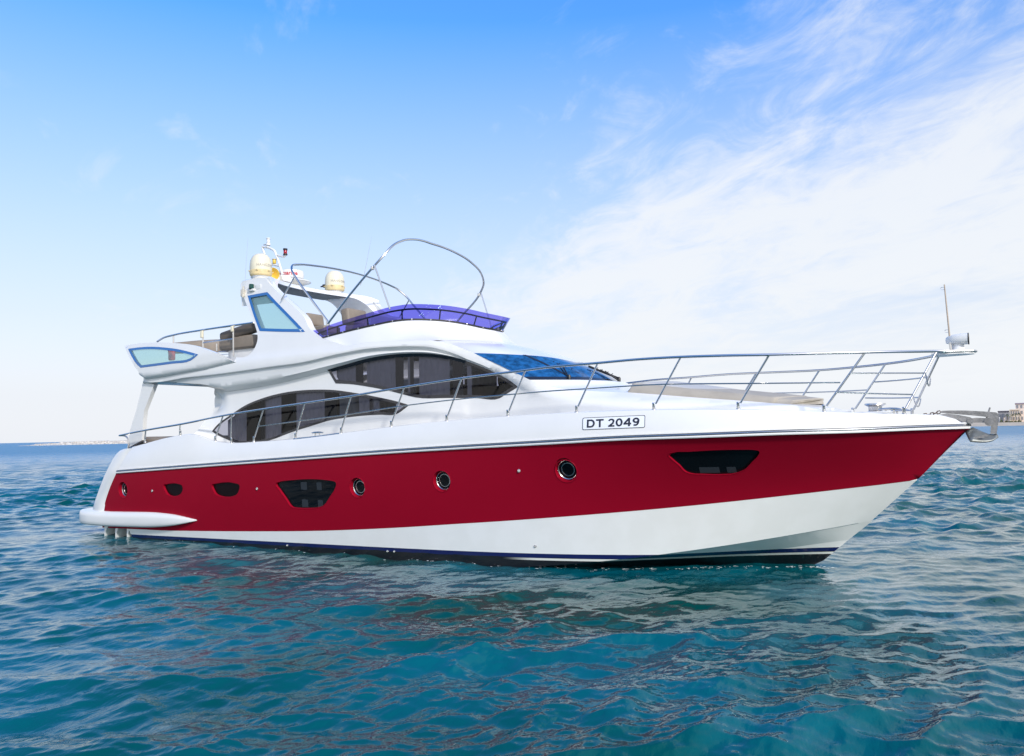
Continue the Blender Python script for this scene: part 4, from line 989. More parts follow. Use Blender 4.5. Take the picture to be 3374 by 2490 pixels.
for b, t in SB:
    Pb = onx(*b, lambda x: max(0, b_deck(x)-0.05)); Pt = onx(*t, yr)
    up = Pb+np.array((0.0, 0, 0.0)); j = Pb+(Pt-Pb)/np.linalg.norm(Pt-Pb)*0.10+np.array((-0.015, 0, 0.012))
    for s in (1, -1):
        q = lambda p: (p[0], p[1]*s, p[2])
        st = MB().tube([q(j), q(Pt)], 0.016, 8).build('stanchion', STEEL, rail)
        MB().lathe([(0.04, 0.0), (0.038, 0.012), (0.024, 0.02), (0.022, 0.09), (0.027, 0.10), (0.020, 0.115)], q(Pb), 12).build('socket', STEEL, rail)
Pe = onx(423, 1478, b_deck); a_ = nr[0]
for s in (1, -1):
    m = MB(); m.tube([(p[0], p[1]*s, p[2]) for p in spline([a_, at_y(412,1436,-2.28), at_y(420,1443,-2.28), at_y(423,1455,-2.28), at_y(423,1479,-2.28)], 4, False)], 0.019, 8); m.build('stanchion', STEEL, rail)
# pulpit platform, searchlight, staff
m = MB(); lp = [(17.70, -0.30), (17.95, -0.25), (18.15, -0.19), (18.25, -0.09), (18.27, 0)]
poly = [(x, y, 3.262) for x, y in lp]+[(x, -y, 3.262) for x, y in lp[-2::-1]]; m.prism(poly, (0, 0, -0.035)); m.build('pulpit_plate', WHITE, rail, smooth=False)
m = MB(); rows = []
L0 = at_y(3152, 1119, 0.0)
for x, w, h, zc in ((-0.150, 0.02, 0.015, -0.006), (-0.143, 0.065, 0.040, -0.006), (-0.10, 0.105, 0.062, 0.0), (-0.03, 0.13, 0.074, 0.003), (0.06, 0.138, 0.080, 0.005), (0.15, 0.138, 0.080, 0.005)):
    rows.append([(L0[0]+x*1.0, w*np.sign(math.cos(a))*abs(math.cos(a))**0.55, L0[2]+zc+h*np.sign(math.sin(a))*abs(math.sin(a))**0.55) for a in np.linspace(0, 2*math.pi, 24, endpoint=False)])
m.grid(rows, True); m.f.append(tuple(reversed(range(24)))); k = len(m.v); m.f.append(tuple(range(k-24, k)))
m.lathe([(0.085, -0.06), (0.088, -0.12), (0.10, -0.185)], (L0[0]+0.01, 0, L0[2]), 20)
sl = m.build('searchlight', WHITE, yacht, ang=35)
rim = [(L0[0]+0.156, 0.136*np.sign(math.cos(a))*abs(math.cos(a))**0.55, L0[2]+0.005+0.078*np.sign(math.sin(a))*abs(math.sin(a))**0.55) for a in np.linspace(0, 2*math.pi, 24, endpoint=False)]
MB().tube(rim, 0.009, 5, close=True).build('lens_rim', BLACK, sl); MB().prism(rim, (0.003, 0, 0)).build('lens', DARKGL, sl)
s0, s1 = at_y(3133,1150,-0.08), at_y(3111.5,937,-0.08)
m = MB().tube([s0, s0*0.75+s1*0.25, s1], [0.014, 0.012, 0.009], 8); staff = m.build('bow_staff', pbr('weathered staff', (0.45, 0.36, 0.28), 0.4, metal=0.3), yacht)
MB().tube([s0+np.array((0, 0, -0.02)), s0*0.88+s1*0.12], 0.019, 8).build('staff_socket', STEEL, staff)
for t in (0.28, 0.94):
    c = s0*(1-t)+s1*t; MB().tube([(c[0]-0.03+0.028*math.cos(a), c[1], c[2]+0.02*math.sin(a)) for a in np.linspace(0, 2*math.pi, 14, endpoint=False)], 0.003, 5, close=True).build('halyard_eye', STEEL, staff)
# pulpit gate chains
for (a, b) in (((3050,1232),(3063,1246)), ((3008,1302),(3024,1322))):
    for s in (1,):
        p = onx(*a, yr); q = np.array((p[0], -p[1], p[2])); pts = [p*(1-t)+q*t+np.array((0, 0, -0.30*4*t*(1-t)*0.5)) for t in np.linspace(0, 1, 30)]
        m = MB()
        for i in range(0, 29): m.tube([pts[i], pts[i]*0.25+pts[i+1]*0.75], 0.012 if i % 2 else 0.007, 5)
        m.build('gate_chain', STEEL, rail)

# ------------------------------------------------------------------ deck gear
def cleat(c, s=1.0, along=(1, 0, 0), name='cleat'):
    a = Vector(along); m = MB(); c = Vector(c); up = Vector((0, 0, 1))
    for k in (-0.055, 0.055): m.tube([c+a*k*s, c+a*k*s+up*0.055*s], 0.014*s, 8)
    m.tube([c-a*0.15*s+up*0.062*s, c-a*0.09*s+up*0.07*s, c+up*0.072*s, c+a*0.09*s+up*0.07*s, c+a*0.15*s+up*0.062*s], [0.010*s, 0.016*s, 0.018*s, 0.016*s, 0.010*s], 8)
    m.build(name, STEEL, deck)
for px, w in (((1046,1439.5), 0.06), ((2932,1357.5), 0.08)):
    P = onx(*px, lambda x: max(0, b_deck(x)-w))
    for s in (1, -1): cleat((P[0], P[1]*s, z_deck(P[0])+0.012), 1.0)
# mooring roller plates (mushroom bollards in the photo's side deck)
m = MB(); pa = [onx(a, b, lambda x: b_deck(x)-0.012) for a, b in ((968,1447),(1040,1439.5),(1120,1428.5))]
for s in (1, -1): m.tube([(p[0], p[1]*s, p[2]+0.004) for p in pa], 0.018, 8)
m.build_each('chafe_strip', STEEL, deck)
wl_ = at_y(2884, 1352, -0.25)
m = MB().lathe([(0.001, 0.20), (0.15, 0.20), (0.155, 0.18), (0.10, 0.15), (0.095, 0.09), (0.13, 0.06), (0.16, 0.04), (0.17, -0.03)], (wl_[0], -0.25, wl_[2]-0.09), 24); m.box((wl_[0]-0.35, -0.25, wl_[2]-0.11), (0.5, 0.3, 0.04), bev=0.015)
m.build('windlass', STEEL, deck)
m = MB()
for x, y, z, d in ((16.15, -0.55, 0.0, (0.34, 0.3, 0.10)), (16.45, -0.9, 0.0, (0.4, 0.24, 0.04)), (16.9, -0.75, 0.0, (0.55, 0.3, 0.03))): m.box((x, y, z_deck(x)+0.02+z), d, bev=0.012)
m.build_each('deck_hatch', WHITE, deck)
m = MB()
for px in ((2200+0, 0),): pass
# bow roller cheeks
RL = [(3095,1366),(3120,1362),(3160,1367),(3196,1374),(3206,1380),(3205,1390),(3196,1394),(3180,1393),(3150,1380)]
m = MB(); m.prism([at_y(a, b, -0.09) for a, b in RL], (0, 0.025, 0)); m.prism([at_y(a, b, -0.09)+np.array((0, 0.155, 0)) for a, b in RL], (0, 0.025, 0))
m.prism([at_y(a, b, -0.04) for a, b in ((3196,1379),(3215,1376),(3255,1377),(3262,1390),(3255,1392),(3200,1392))], (0, 0.02, 0)); m.prism([at_y(a, b, 0.03) for a, b in ((3196,1379),(3215,1376),(3255,1377),(3262,1390),(3255,1392),(3200,1392))], (0, 0.02, 0))
c1 = at_y(3259,1389,0); c2 = at_y(3198,1386,0)
m.tube([c1+np.array((0, -0.055, 0)), c1+np.array((0, 0.055, 0))], 0.062, 16); m.tube([c2+np.array((0, -0.10, 0)), c2+np.array((0, 0.10, 0))], 0.045, 14)
c3 = at_y(3262,1342,0); m.tube([c1+np.array((-0.03, 0, 0.05)), c3], 0.012, 7)
m.build('bow_roller', CASTM, deck, ang=30)

# anchor: hangs on the roller, a thing of its own
an = tag(empty('anchor', (18.2, 0, 2.3)), 'worn grey steel plough anchor hanging on the roller at the bow', 'anchor')
def rel(o, ob):
    ob.parent = o; ob.matrix_parent_inverse = Matrix.Translation(-Vector(o.location)); return ob
SH = [(3096,1357.5),(3104,1353),(3130,1352),(3180,1352),(3230,1354.5),(3262,1356.5),(3283,1358.5),(3290,1364),(3291,1372),(3289,1395),(3286,1415),(3284,1429),(3263,1430),(3264,1410),(3266,1398),(3269,1388),(3266,1380),(3258,1375),(3240,1372),(3200,1368),(3150,1364),(3115,1361),(3100,1360)]
m = MB(); m.prism([at_y(a, b, -0.035) for a, b in SH], (0, 0.07, 0)); rel(an, m.build('shank', CASTM, None, ang=25))
fl_ = [at_y(3205,1411,0), at_y(3222,1419,0), at_y(3240,1427,0), at_y(3258,1433,0), at_y(3275,1434.5,0), at_y(3285,1431,0)]
fl_ = spline(fl_, 4, False); rows = []
n = len(fl_)
for i, p in enumerate(fl_):
    t = i/(n-1); w = 0.30*math.sin(math.pi*min(1, 0.25+0.75*(1-t)))*(1 if t > 0.02 else 0.4)+0.02; w = 0.02+0.30*(1-t)**0.7*min(1, t*6+0.1)
    rows.append([(p[0]-abs(k)*0.10*(1-t), k*w, p[2]-0.15*abs(k)**1.3*(0.35+(1-t)*0.9)*min(1, t*5+0.3)) for k in np.linspace(-1, 1, 11)])
m = MB(); m.grid(rows); fk = m.build('fluke', pbr('dark galvanised fluke', (0.20, 0.21, 0.20), 0.45, metal=0.5, var=0.3, vscale=8), None, ang=60); sol = fk.modifiers.new('thickness', 'SOLIDIFY'); sol.thickness = 0.018; rel(an, fk)
m = MB(); m.prism([at_y(a, b, -0.22) for a, b in ((3186,1447.5),(3200,1441),(3226,1437),(3245,1430),(3260,1434.5),(3240,1441.5),(3212,1446))], (0, 0.02, 0)); rel(an, m.build('fluke_wing', CASTM, None, ang=30))
m = MB(); cpts = [at_y(a, b, 0) for a, b in ((3098,1357),(3085,1360),(3070,1364.5),(3050,1367),(3032,1368))]; cpts = resample(np.array(cpts), 0.05)
for i in range(len(cpts)-1):
    d = cpts[i+1]-cpts[i]; w = np.array((0, 0.02, 0)) if i % 2 else np.array((0, 0, 0.02)); c = (cpts[i]+cpts[i+1])/2
    m.tube([c-d*0.62, c-d*0.4+w, c+d*0.4+w, c+d*0.62, c+d*0.4-w, c-d*0.4-w], 0.0085, 5, close=True)
rel(an, m.build('chain', pbr('rusty chain', (0.20, 0.13, 0.10), 0.5, metal=0.7, var=0.3, vscale=30), None))

# registration plate on the bulwark
PC = [(1921,1376),(2127,1367),(2126,1408),(1920,1416)]
pc3 = [on(a, b, F_bul, -2.4) for a, b in PC]
def plate_pt(u, v, off):
    a = pc3[3]*(1-u)+pc3[2]*u; b = pc3[0]*(1-u)+pc3[1]*u; p = a*(1-v)+b*v; return (p[0], -(F_bul(p[0], p[2])+off), p[2])
def plate_grid(u0, u1, v0, v1, off, n=14): return [[plate_pt(u0+(u1-u0)*i/n, v, off) for i in range(n+1)] for v in np.linspace(v0, v1, 5)]
def rrect(u0, u1, v0, v1, ru, rv, n=5):
    o = []
    for cu, cv_, a0 in ((u1-ru, v1-rv, 0), (u0+ru, v1-rv, 90), (u0+ru, v0+rv, 180), (u1-ru, v0+rv, 270)):
        for k in range(n+1): a = R(a0+90*k/n); o.append((cu+ru*math.cos(a), cv_+rv*math.sin(a)))
    return o
m = MB(); m.grid(plate_grid(0.004, 0.996, 0.02, 0.98, 0.005)); plate = m.build('registration_plate', pbr('plate white', (0.82, 0.84, 0.87), 0.3), yacht); plate['label'] = 'white registration plate reading DT 2049'
m = MB(); o_, i_ = rrect(0, 1, 0, 1, 0.025, 0.11), rrect(0.0075, 0.9925, 0.036, 0.964, 0.02, 0.09)
o_, i_ = densify(o_, 0.05), None
i_ = np.array([((u-0.5)*0.985+0.5, (v-0.5)*0.928+0.5) for u, v in o_])
a = [plate_pt(u, v, 0.008) for u, v in o_]; b = [plate_pt(u, v, 0.008) for u, v in i_]; a.append(a[0]); b.append(b[0]); m.grid([a, b]); m.build('border', NAVY, plate)
def ribbon(pts, w, asp):
    """flat stroke of width w (in cap heights) along a centre line; asp = glyph width over height"""
    p = np.array(pts, float)*np.array((asp, 1.0)); n = len(p); rows = [[], []]
    for i in range(n):
        d0 = p[i]-p[i-1] if i > 0 else p[1]-p[0]; d1 = p[i+1]-p[i] if i < n-1 else d0
        d0 = d0/np.linalg.norm(d0); d1 = d1/np.linalg.norm(d1); t = d0+d1; t = t/np.linalg.norm(t); nn = np.array((-t[1], t[0])); k = w/2/max(0.6, nn @ np.array((-d0[1], d0[0])))
        rows[0].append((p[i]+nn*k)/np.array((asp, 1.0))); rows[1].append((p[i]-nn*k)/np.array((asp, 1.0)))
    return rows
def arc(cx, cy, rx, ry, a0, a1, n=16): return [(cx+rx*math.cos(R(a)), cy+ry*math.sin(R(a))) for a in np.linspace(a0, a1, n)]
def glyph(ch, w, asp):
    h = w/2; q = h/asp
    if ch == 'D': return [[(q, 0), (q, 1)], [(q, 1-h), (0.4, 1-h)]+arc(0.5, 0.5, 0.5-q, 0.5-h, 90, -90)+[(0.4, h), (q, h)]]
    if ch == 'T': return [[(0, 1-h), (1, 1-h)], [(0.5, 1-h), (0.5, 0)]]
    if ch == '0': return [arc(0.5, 0.5, 0.5-q, 0.5-h, 0, 360, 30)]
    if ch == '2': return [arc(0.5, 0.70, 0.5-q, 0.30-h, 172, -20, 16)+[(0.74, 0.42), (0.20, h+0.02)], [(0.02, h), (1, h)]]
    if ch == '4': return [[(0.72, 1.0), (0.72, 0.0)], [(0.70, 0.93), (0.10, 0.32)], [(0.0, 0.30), (1.0, 0.30)]]
    if ch == '9': return [arc(0.5, 0.67, 0.5-q, 0.33-h, 0, 360, 26), arc(0.5-0.02, 0.62, 0.52-q, 0.62-h, 12, -100, 14)+[(0.16, 0.10)]]
m = MB()
for ch, x0, x1 in (('D', 1220, 1297), ('T', 1308, 1380), ('2', 1422, 1481), ('0', 1492, 1556), ('4', 1564, 1633), ('9', 1645, 1706)):
    asp = (x1-x0)/90.0
    for st_ in glyph(ch, 0.195, asp):
        rows = ribbon(st_, 0.195 if ch in 'DT4' else 0.185, asp)
        m.grid([[plate_pt((x0+(x1-x0)*u-1178)/577.0, 0.17+0.66*v, 0.009+0.0004*len(m.f)/40) for u, v in r] for r in rows])
m.build('lettering', NAVY, plate, smooth=False, fix=False)

# ------------------------------------------------------------------ sun pad lying on the coachroof
sp_root = tag(empty('sun_pad', (14.2, 0, 2.75)), 'sand coloured sun pad cushion lying on the foredeck coachroof', 'sun pad')
def pad_piece(px0, px1, t0, t1, wmul, name, mat, zoff=0.0, edge=0.03):
    idx = np.array([on(a, b, F_cab, -1.3) for a, b in spline([(2069,1291),(2300,1309),(2543,1326.5),(2600,1332)], 10, False)])
    def shp(px): 
        P = on(px, np.interp(px, [2069,2300,2543,2600], [1290,1309,1326.5,1331]), F_cab, -1.3); return P
    rows = []
    for t in [0, 0.004, 0.012]+list(np.linspace(0.03, 0.97, 20))+[0.988, 0.996, 1]:
        P = shp(px0+(px1-px0)*t); th = t0+(t1-t0)*t; er = float(np.interp(min(t, 1-t), [0, 0.004, 0.012, 0.03], [0.62, 0.86, 0.97, 1.0])); ys = -P[1]*wmul; row = []
        for s in np.linspace(-1, 1, 33):
            e2 = min(1, (1-abs(s))*ys/0.06); e2 = math.sqrt(max(0, 1-(1-e2)**2))
            row.append((P[0]+0.35*(1-s*s), s*ys, P[2]+zoff-0.01+0.045*(1-s*s)+th*(0.12+0.88*er*e2)))
        bot = [(x, y, z_-th*0.2-0.03 if False else P[2]-0.03+0.035*(1-(y/ys)**2)) for x, y, z_ in row]
        rows.append(row+bot[::-1])
    m = MB(); m.grid(rows, True); nn = len(rows[0]); k = len(m.v); m.f.append(tuple(range(nn))); m.f.append(tuple(reversed(range(k-nn, k))))
    return rel(sp_root, m.build(name, mat, None, ang=60))
pad_piece(2069, 2543, 0.15, 0.088, 1.0, 'mattress', PAD)
pad_piece(2545, 2600, 0.075, 0.065, 0.95, 'foot_cushion', PAD)
pad_piece(2092, 2292, 0.182, 0.128, 0.93, 'headrest', pbr('pale pad cover', (0.50, 0.49, 0.47), 0.7, bump=0.2, bscale=70))

# red life vest hung inside the aft wing (seen through its tinted pane)
lc = at_y(566, 1168, -1.6)
lv = MB().box(tuple(lc), (0.17, 0.10, 0.28), bev=0.04).build('life_vest', pbr('red vest fabric', (0.62, 0.05, 0.06), 0.7, bump=0.3, bscale=40), None, ang=60)
tag(lv, 'red life vest hung behind the tinted aft wing window', 'life vest')
# ------------------------------------------------------------------ sea
WZ = -0.05
def build_foam(co):
    """flecks of spray and froth lapping along the waterline"""
    g = np.random.default_rng(21); sub_ = co[(co[:, 0] > 0) & (co[:, 0] < 17.5) & (co[:, 1] < 0) & (co[:, 1] > -5.5)]; m = MB()
    def fleck(x, y, r):
        d = np.abs(sub_[:, 0]-x)+np.abs(sub_[:, 1]-y); z = sub_[d.argmin(), 2]+0.006; n = 7; a0 = g.random()*6.28
        pts = [(x+1.6*r*g.uniform(0.5, 1.1)*math.cos(a0+k*6.283/n), y+r*g.uniform(0.4, 1.1)*math.sin(a0+k*6.283/n), z+g.uniform(0, 0.006)) for k in range(n)]; m.add(pts, [tuple(range(n))])
    for cx_, sp_, cnt in ((15.4, 0.5, 40), (14.2, 0.5, 34), (13.2, 0.7, 26), (11.0, 0.9, 40), (9.0, 1.2, 24), (6.0, 1.8, 26), (2.6, 0.6, 16), (16.1, 0.25, 16)):
        for _ in range(cnt):
            x = cx_+g.normal(0, sp_); b = 2.15 if x < 9 else max(0.05, 2.15*(1-((x-9)/7.0)**2.6)) if x < 16 else 0.05
            fleck(x, -(b+abs(g.normal(0, 0.10))), g.uniform(0.005, 0.022))
    tag(m.build('foam', pbr('white foam', (0.72, 0.76, 0.76), 0.8), None, smooth=False, fix=False), kind='stuff')
def build_sea():
    cx, cy = CAM[0], CAM[1]
    r = [3.2]
    while r[-1] < 9000:
        g = 0.0034 if r[-1] < 45 else (0.008 if r[-1] < 140 else 0.03); r.append(r[-1]*(1+g))
    r = np.array(r); mid = math.atan2(_fw[1], _fw[0])
    fine = np.linspace(-R(47), R(47), 560); coarse = np.linspace(R(47), 2*math.pi-R(47), 120)[1:-1]
    th = np.concatenate([fine, coarse])+mid
    RR, TT = np.meshgrid(r, th, indexing='ij'); X = cx+RR*np.cos(TT); Y = cy+RR*np.sin(TT)
    dx = np.zeros_like(X); dy = np.zeros_like(X); dz = np.zeros_like(X)
    spc = np.maximum(RR*0.0034, RR*(fine[1]-fine[0])); spc = np.where(RR > 45, RR*0.008, spc); spc = np.where(RR > 140, RR*0.03, spc)
    wd = math.atan2(-_fw[1], -_fw[0])+0.30
    gr = np.random.default_rng(5)
    for i in range(230):
        lam = 0.09*(2.6/0.09)**gr.random(); a = wd+gr.normal(0, 0.60 if lam < 0.9 else 0.45); k = 2*math.pi/lam
        st = 0.023 if lam < 0.25 else (0.027 if lam < 1.1 else 0.018); amp = st/k; ph = gr.random()*6.283
        p = k*(X*math.cos(a)+Y*math.sin(a))+ph; fade = np.clip((lam/(2.6*spc))-0.6, 0, 1)
        s, c = np.sin(p), np.cos(p); dz += amp*fade*c; q = 0.8; dx -= q*amp*fade*math.cos(a)*s; dy -= q*amp*fade*math.sin(a)*s
    # gusts: calmer and rougher patches
    gust = 0.95+0.30*np.sin(0.31*X+0.19*Y+1.0)*np.cos(0.23*Y-0.11*X)+0.18*np.sin(0.9*X-0.5*Y)*np.sin(0.8*Y+0.3*X+2)
    opn = np.clip((np.hypot(X-10, Y+4)-9)/30, 0, 1); gust = gust*(1+1.3*opn*opn*(3-2*opn))      # choppier towards open water
    # flatter in the boat's lee
    ddx = np.maximum(np.maximum(-1.2-X, X-16.2), 0); ddy = np.maximum(np.abs(Y)-2.2, 0); lee = np.clip(np.hypot(ddx, ddy)/5.0, 0, 1); gust = gust*(0.45+0.55*lee*lee*(3-2*lee))
    co = np.stack([X+dx*gust, Y+dy*gust, WZ+dz*gust], -1).reshape(-1, 3)
    nr_, nt_ = X.shape; build_foam(co)
    i, j = np.meshgrid(np.arange(nr_-1), np.arange(nt_), indexing='ij'); k = (j+1) % nt_
    quads = np.stack([i*nt_+j, (i+1)*nt_+j, (i+1)*nt_+k, i*nt_+k], -1).reshape(-1, 4)
    # centre cap
    me = bpy.data.meshes.new('sea'); nv = len(co)+1; co = np.vstack([co, [[cx, cy, WZ]]])
    me.vertices.add(nv); me.vertices.foreach_set('co', co.astype(np.float32).ravel())
    tri = np.array([[nv-1, j_, (j_+1) % nt_] for j_ in range(nt_)])
    nl = quads.size+tri.size; me.loops.add(nl); me.loops.foreach_set('vertex_index', np.concatenate([quads.ravel(), tri.ravel()]).astype(np.int32))
    st = np.concatenate([np.arange(len(quads))*4, quads.size+np.arange(len(tri))*3]).astype(np.int32)
    me.polygons.add(len(st)); me.polygons.foreach_set('loop_start', st)
    me.polygons.foreach_set('use_smooth', np.ones(len(st), bool)); me.update(calc_edges=True); me.validate()
    m = bpy.data.materials.new('sea water'); m.use_nodes = True; nt = m.node_tree; b = nt.nodes['Principled BSDF']
    tc = nt.nodes.new('ShaderNodeTexCoord')
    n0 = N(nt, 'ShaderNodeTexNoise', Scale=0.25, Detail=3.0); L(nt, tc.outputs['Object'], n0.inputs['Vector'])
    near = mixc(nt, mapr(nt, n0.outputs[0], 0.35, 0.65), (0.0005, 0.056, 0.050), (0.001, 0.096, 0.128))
    b.inputs['IOR'].default_value = 1.42; b.inputs['Specular Tint'].default_value = (0.32, 1.0, 0.97, 1)
    mp = nt.nodes.new('ShaderNodeMapping'); mp.inputs['Rotation'].default_value = (0, 0, -wd); mp.inputs['Scale'].default_value = (1.0, 0.45, 1.0); L(nt, tc.outputs['Object'], mp.inputs[0])
    n1 = N(nt, 'ShaderNodeTexNoise', Scale=9.0, Detail=4.0, Roughness=0.55, Distortion=0.3); L(nt, mp.outputs[0], n1.inputs['Vector'])
    n2 = N(nt, 'ShaderNodeTexNoise', Scale=1.6, Detail=4.0, Roughness=0.55, Distortion=0.2); L(nt, mp.outputs[0], n2.inputs['Vector'])
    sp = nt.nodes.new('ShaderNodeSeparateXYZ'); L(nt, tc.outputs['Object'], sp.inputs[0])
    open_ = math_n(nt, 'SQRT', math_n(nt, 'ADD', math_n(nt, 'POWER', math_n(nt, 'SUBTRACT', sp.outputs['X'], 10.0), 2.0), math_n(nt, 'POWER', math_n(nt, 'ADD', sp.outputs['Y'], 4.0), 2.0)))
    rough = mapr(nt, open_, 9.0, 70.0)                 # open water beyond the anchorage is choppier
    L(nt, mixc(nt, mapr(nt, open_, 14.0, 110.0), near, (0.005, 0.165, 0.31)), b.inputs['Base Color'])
    L(nt, mapr(nt, open_, 22.0, 200.0, 0.03, 0.34), b.inputs['Roughness'])
    n3 = N(nt, 'ShaderNodeTexNoise', Scale=0.55, Detail=6.0, Roughness=0.62, Distortion=0.25); L(nt, mp.outputs[0], n3.inputs['Vector'])
    n4 = N(nt, 'ShaderNodeTexNoise', Scale=24.0, Detail=3.0, Roughness=0.5, Distortion=0.4); L(nt, mp.outputs[0], n4.inputs['Vector'])
    h = math_n(nt, 'ADD', math_n(nt, 'ADD', math_n(nt, 'MULTIPLY', n1.outputs[0], 0.036), math_n(nt, 'MULTIPLY', n4.outputs[0], 0.007)), math_n(nt, 'MULTIPLY', n2.outputs[0], 0.13))
    h = math_n(nt, 'ADD', h, math_n(nt, 'MULTIPLY', math_n(nt, 'MULTIPLY', n3.outputs[0], rough), 2.2))
    bp = N(nt, 'ShaderNodeBump', Strength=0.75, Distance=0.40); L(nt, h, bp.inputs['Height']); L(nt, bp.outputs[0], b.inputs['Normal'])
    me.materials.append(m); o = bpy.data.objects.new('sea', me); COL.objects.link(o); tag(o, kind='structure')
build_sea()

# ------------------------------------------------------------------ far shores
def far(px, dist):
    d = ray(px, 1440.0); d = d/math.hypot(d[0], d[1]); return np.array([CAM[0]+d[0]*dist, CAM[1]+d[1]*dist])
def build_breakwater():
    m = MB(); xs_ = np.linspace(60, 1300, 420); rows = []
    g = np.random.default_rng(3)
    hs = np.interp(xs_, [60, 100, 118, 150, 190, 205, 300, 1000], [0.1, 0.4, 1.0, 1.3, 1.5, 2.0, 2.2, 2.3])
    for k, (dd, f_) in enumerate(((-6, -0.3), (-4.5, 0.15), (-3, 0.5), (-1.6, 0.85), (-0.6, 1.0), (1.5, 1.0), (5, 0.3), (9, -0.3))):
        row = []
        for x, h in zip(xs_, hs):
            p = far(x, 620+dd+g.normal(0, 0.5)); row.append((p[0], p[1], h*f_+WZ+(g.normal(0, 0.16)*min(1, h) if f_ > 0 else -0.3)))
        rows.append(row)
    m.grid(rows); o = m.build('breakwater', pbr('pale armour stone', (0.60, 0.55, 0.48), 0.9, var=0.3, vscale=0.6), None, smooth=False); tag(o, 'long low pale rock breakwater on the horizon beyond the stern', 'breakwater')
build_breakwater()
def build_beach():
    m = MB(); xs_ = np.concatenate([np.linspace(2500, 4300, 140), np.linspace(4400, 9000, 60)]); rows = []
    for dd, z in ((-14, -0.3), (-6, 0.05), (0, 1.0), (6, 1.9), (20, 2.1), (140, 2.2)):
        rows.append([(*far(x, 545+dd), z) for x in xs_])
    m.grid(rows); o = m.build('beach', pbr('pale beach sand', (0.52, 0.44, 0.33), 0.95, var=0.12, vscale=0.15), None); tag(o, kind='structure')
build_beach()
def box_on_shore(px0, px1, dist, depth, z0, z1):
    a, b = far(px0, dist), far(px1, dist); u = (b-a); n = np.array((-u[1], u[0])); n = n/np.linalg.norm(n)
    if n @ (a-CAM[:2]) < 0: n = -n
    return a, b, n*depth
def house(name, px0, px1, dist, depth, z1, mat, label, cols, rows_, roof=None, cat='building'):
    a, b, n = box_on_shore(px0, px1, dist, depth, 1.8, z1); root = tag(empty(name, (a[0], a[1], 1.8)), label, cat)
    P = lambda u, d, z: (*(a+(b-a)*u+n*d), z)
    m = MB(); m.prism([P(0, 0, 1.5), P(1, 0, 1.5), P(1, 1, 1.5), P(0, 1, 1.5)], (0, 0, z1-1.5)); rel(root, m.build('wall', mat, None, smooth=False))
    m = MB(); m.prism([P(-0.02, -0.04, z1+0.01), P(1.02, -0.04, z1+0.01), P(1.02, 1.04, z1+0.01), P(-0.02, 1.04, z1+0.01)], (0, 0, 0.55)); rel(root, m.build('roof', roof or mat, None, smooth=False))
    H = (z1-2.4)/rows_
    for i in range(cols):
        for j in range(rows_):
            u0, u1 = (i+0.28)/cols, (i+0.72)/cols; zb = 2.4+j*H+0.25*H; zt = 2.4+j*H+0.8*H
            m = MB(); m.prism([P(u0, -0.012, zb), P(u1, -0.012, zb), P(u1, -0.012, zt), P(u0, -0.012, zt)], tuple(np.append(n/np.linalg.norm(n)*0.05, 0))); rel(root, m.build('window', SHOREWIN, None, smooth=False))
SHOREWIN = pbr('shore window glass', (0.24, 0.25, 0.27), 0.2)
house('beach_hall', 3293, 3332, 565, 14, 8.4, pbr('grey hall cladding', (0.36, 0.35, 0.36), 0.7, var=0.1), 'low grey flat roofed hall on the far beach past the anchor', 3, 1, pbr('dark hall roof', (0.10, 0.09, 0.11), 0.7))
house('beach_villa', 3334, 3366, 568, 16, 9.2, pbr('warm sand render', (0.76, 0.64, 0.52), 0.8, var=0.1), 'sand coloured villa on the far beach beside the grey hall', 4, 2)
house('beach_villa', 3352, 3420, 585, 16, 13.2, pbr('rosy sand render', (0.78, 0.66, 0.58), 0.8, var=0.1), 'tallest rosy villa block with violet grey roof on the far beach', 5, 3, pbr('violet grey roof', (0.30, 0.24, 0.30), 0.8))
house('beach_tower', 3330.5, 3334.5, 560, 3, 9.0, pbr('cream tower render', (0.74, 0.66, 0.52), 0.8), 'slim cream tower on the far beach between hall and villa', 1, 2, cat='tower')
house('beach_kiosk', 3296, 3299, 556, 2, 4.6, pbr('white kiosk render', (0.74, 0.72, 0.68), 0.8), 'small white kiosk on the far beach in front of the grey hall', 1, 1, cat='kiosk')
house('beach_kiosk', 3311, 3316, 556, 2, 4.2, pbr('peach kiosk render', (0.72, 0.58, 0.46), 0.8), 'low peach kiosk on the far beach below the palm', 1, 1, cat='kiosk')
FROND = pbr('palm frond green', (0.085, 0.12, 0.045), 0.6, var=0.3, vscale=1.0); TRUNK = pbr('palm trunk', (0.22, 0.16, 0.10), 0.9)
BUSH = pbr('beach shrub green', (0.10, 0.12, 0.035), 0.8, var=0.4, vscale=1.2)
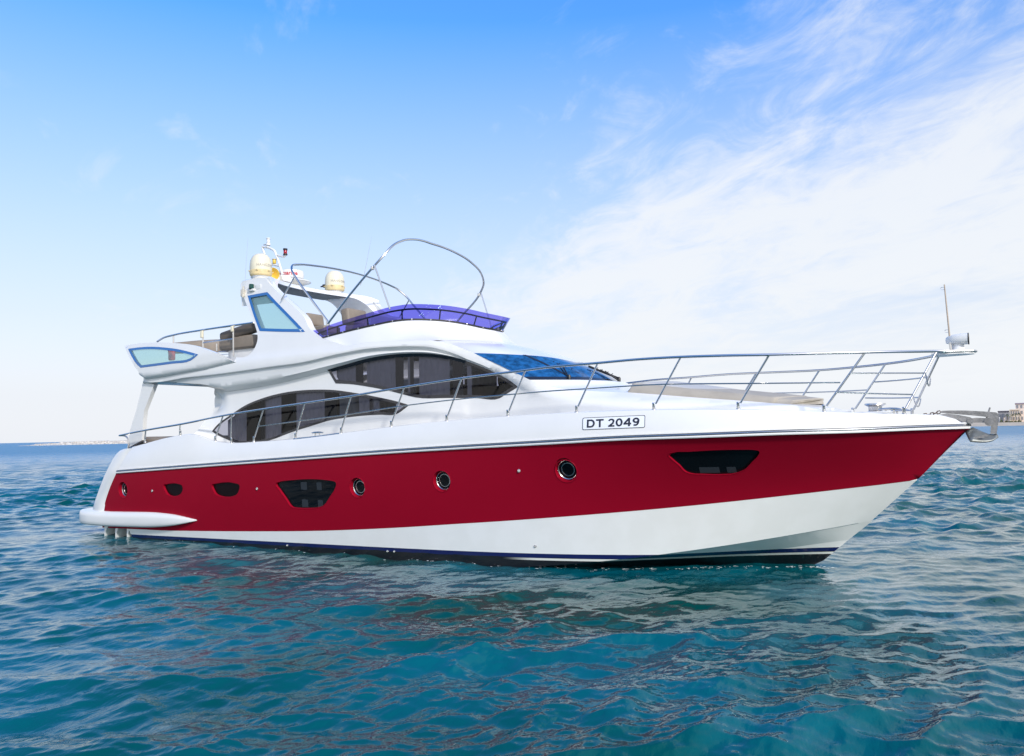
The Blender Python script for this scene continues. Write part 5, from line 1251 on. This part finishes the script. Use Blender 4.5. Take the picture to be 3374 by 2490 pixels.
def palm(px, dist, h, label):
    p = far(px, dist); root = tag(empty('palm_tree', (p[0], p[1], 1.9)), label, 'palm tree', 'palm trees on the far beach'); g = random.Random(int(px*7))
    tk = MB().tube([(p[0], p[1], 1.7), (p[0]+0.2, p[1], 1.9+h*0.5), (p[0]+0.1, p[1]+0.1, 1.9+h)], [0.22, 0.17, 0.14], 7); rel(root, tk.build('trunk', TRUNK, None))
    m = MB()
    for i in range(24):
        a = g.random()*6.283; el = g.uniform(-0.2, 1.1); ln = g.uniform(1.6, 2.4); w = 0.22; pts = []
        for t in np.linspace(0, 1, 6): pts.append((p[0]+0.1+math.cos(a)*ln*t*math.cos(el*(1-t*0.4)), p[1]+0.1+math.sin(a)*ln*t*math.cos(el*(1-t*0.4)), 1.9+h+math.sin(el)*ln*t-1.3*t*t))
        u = np.array((-math.sin(a), math.cos(a), 0))
        m.grid([[tuple(np.array(q)+u*w*(1-0.8*t)) for q, t in zip(pts, np.linspace(0, 1, 6))], pts, [tuple(np.array(q)-u*w*(1-0.8*t)) for q, t in zip(pts, np.linspace(0, 1, 6))]])
    rel(root, m.build('crown', FROND, None, smooth=False, fix=False))
for px, h, lb in ((3321.5, 4.4, 'palm tree in front of the grey hall on the far beach'), (3341, 4.3, 'palm tree between the cream tower and the sand coloured villa'), (3350, 4.8, 'palm tree before the middle of the sand coloured villa'), (3361.5, 4.9, 'tall palm tree between the two villas on the far beach')):
    palm(px, 560, h, lb)
def bush(px, w, h, label):
    p = far(px, 556); g = random.Random(int(px)); m = MB()
    for i in range(90):
        a = g.random()*6.283; r_ = w*math.sqrt(g.random()); z = g.random()*h*(1-0.5*(r_/w)); c = Vector((p[0]+r_*math.cos(a), p[1]+r_*math.sin(a), 1.9+z)); s = g.uniform(0.2, 0.42)
        q = Matrix.Rotation(g.random()*6.28, 3, Vector((g.random()-.5, g.random()-.5, g.random()-.5)).normalized())
        m.add([c+q@Vector(v) for v in ((-s, 0, 0), (0, -s*0.6, 0), (s, 0, 0), (0, s*0.6, 0))], [(0, 1, 2, 3)])
    tag(m.build('beach_shrub', BUSH, None, smooth=False, fix=False), label, 'shrub', 'shrubs along the far beach')
for px, w, h, lb in ((3302.5, 0.9, 2.6, 'olive shrub beside the small white kiosk on the far beach'), (3319, 0.8, 1.3, 'low green shrub between the peach kiosk and the palm'), (3333, 1.3, 1.0, 'long low shrub at the foot of the cream tower'), (3349, 1.1, 1.1, 'low shrub under the villa palm on the far beach'), (3363, 0.9, 1.7, 'green shrub under the tall palm between the villas')):
    bush(px, w, h, lb)
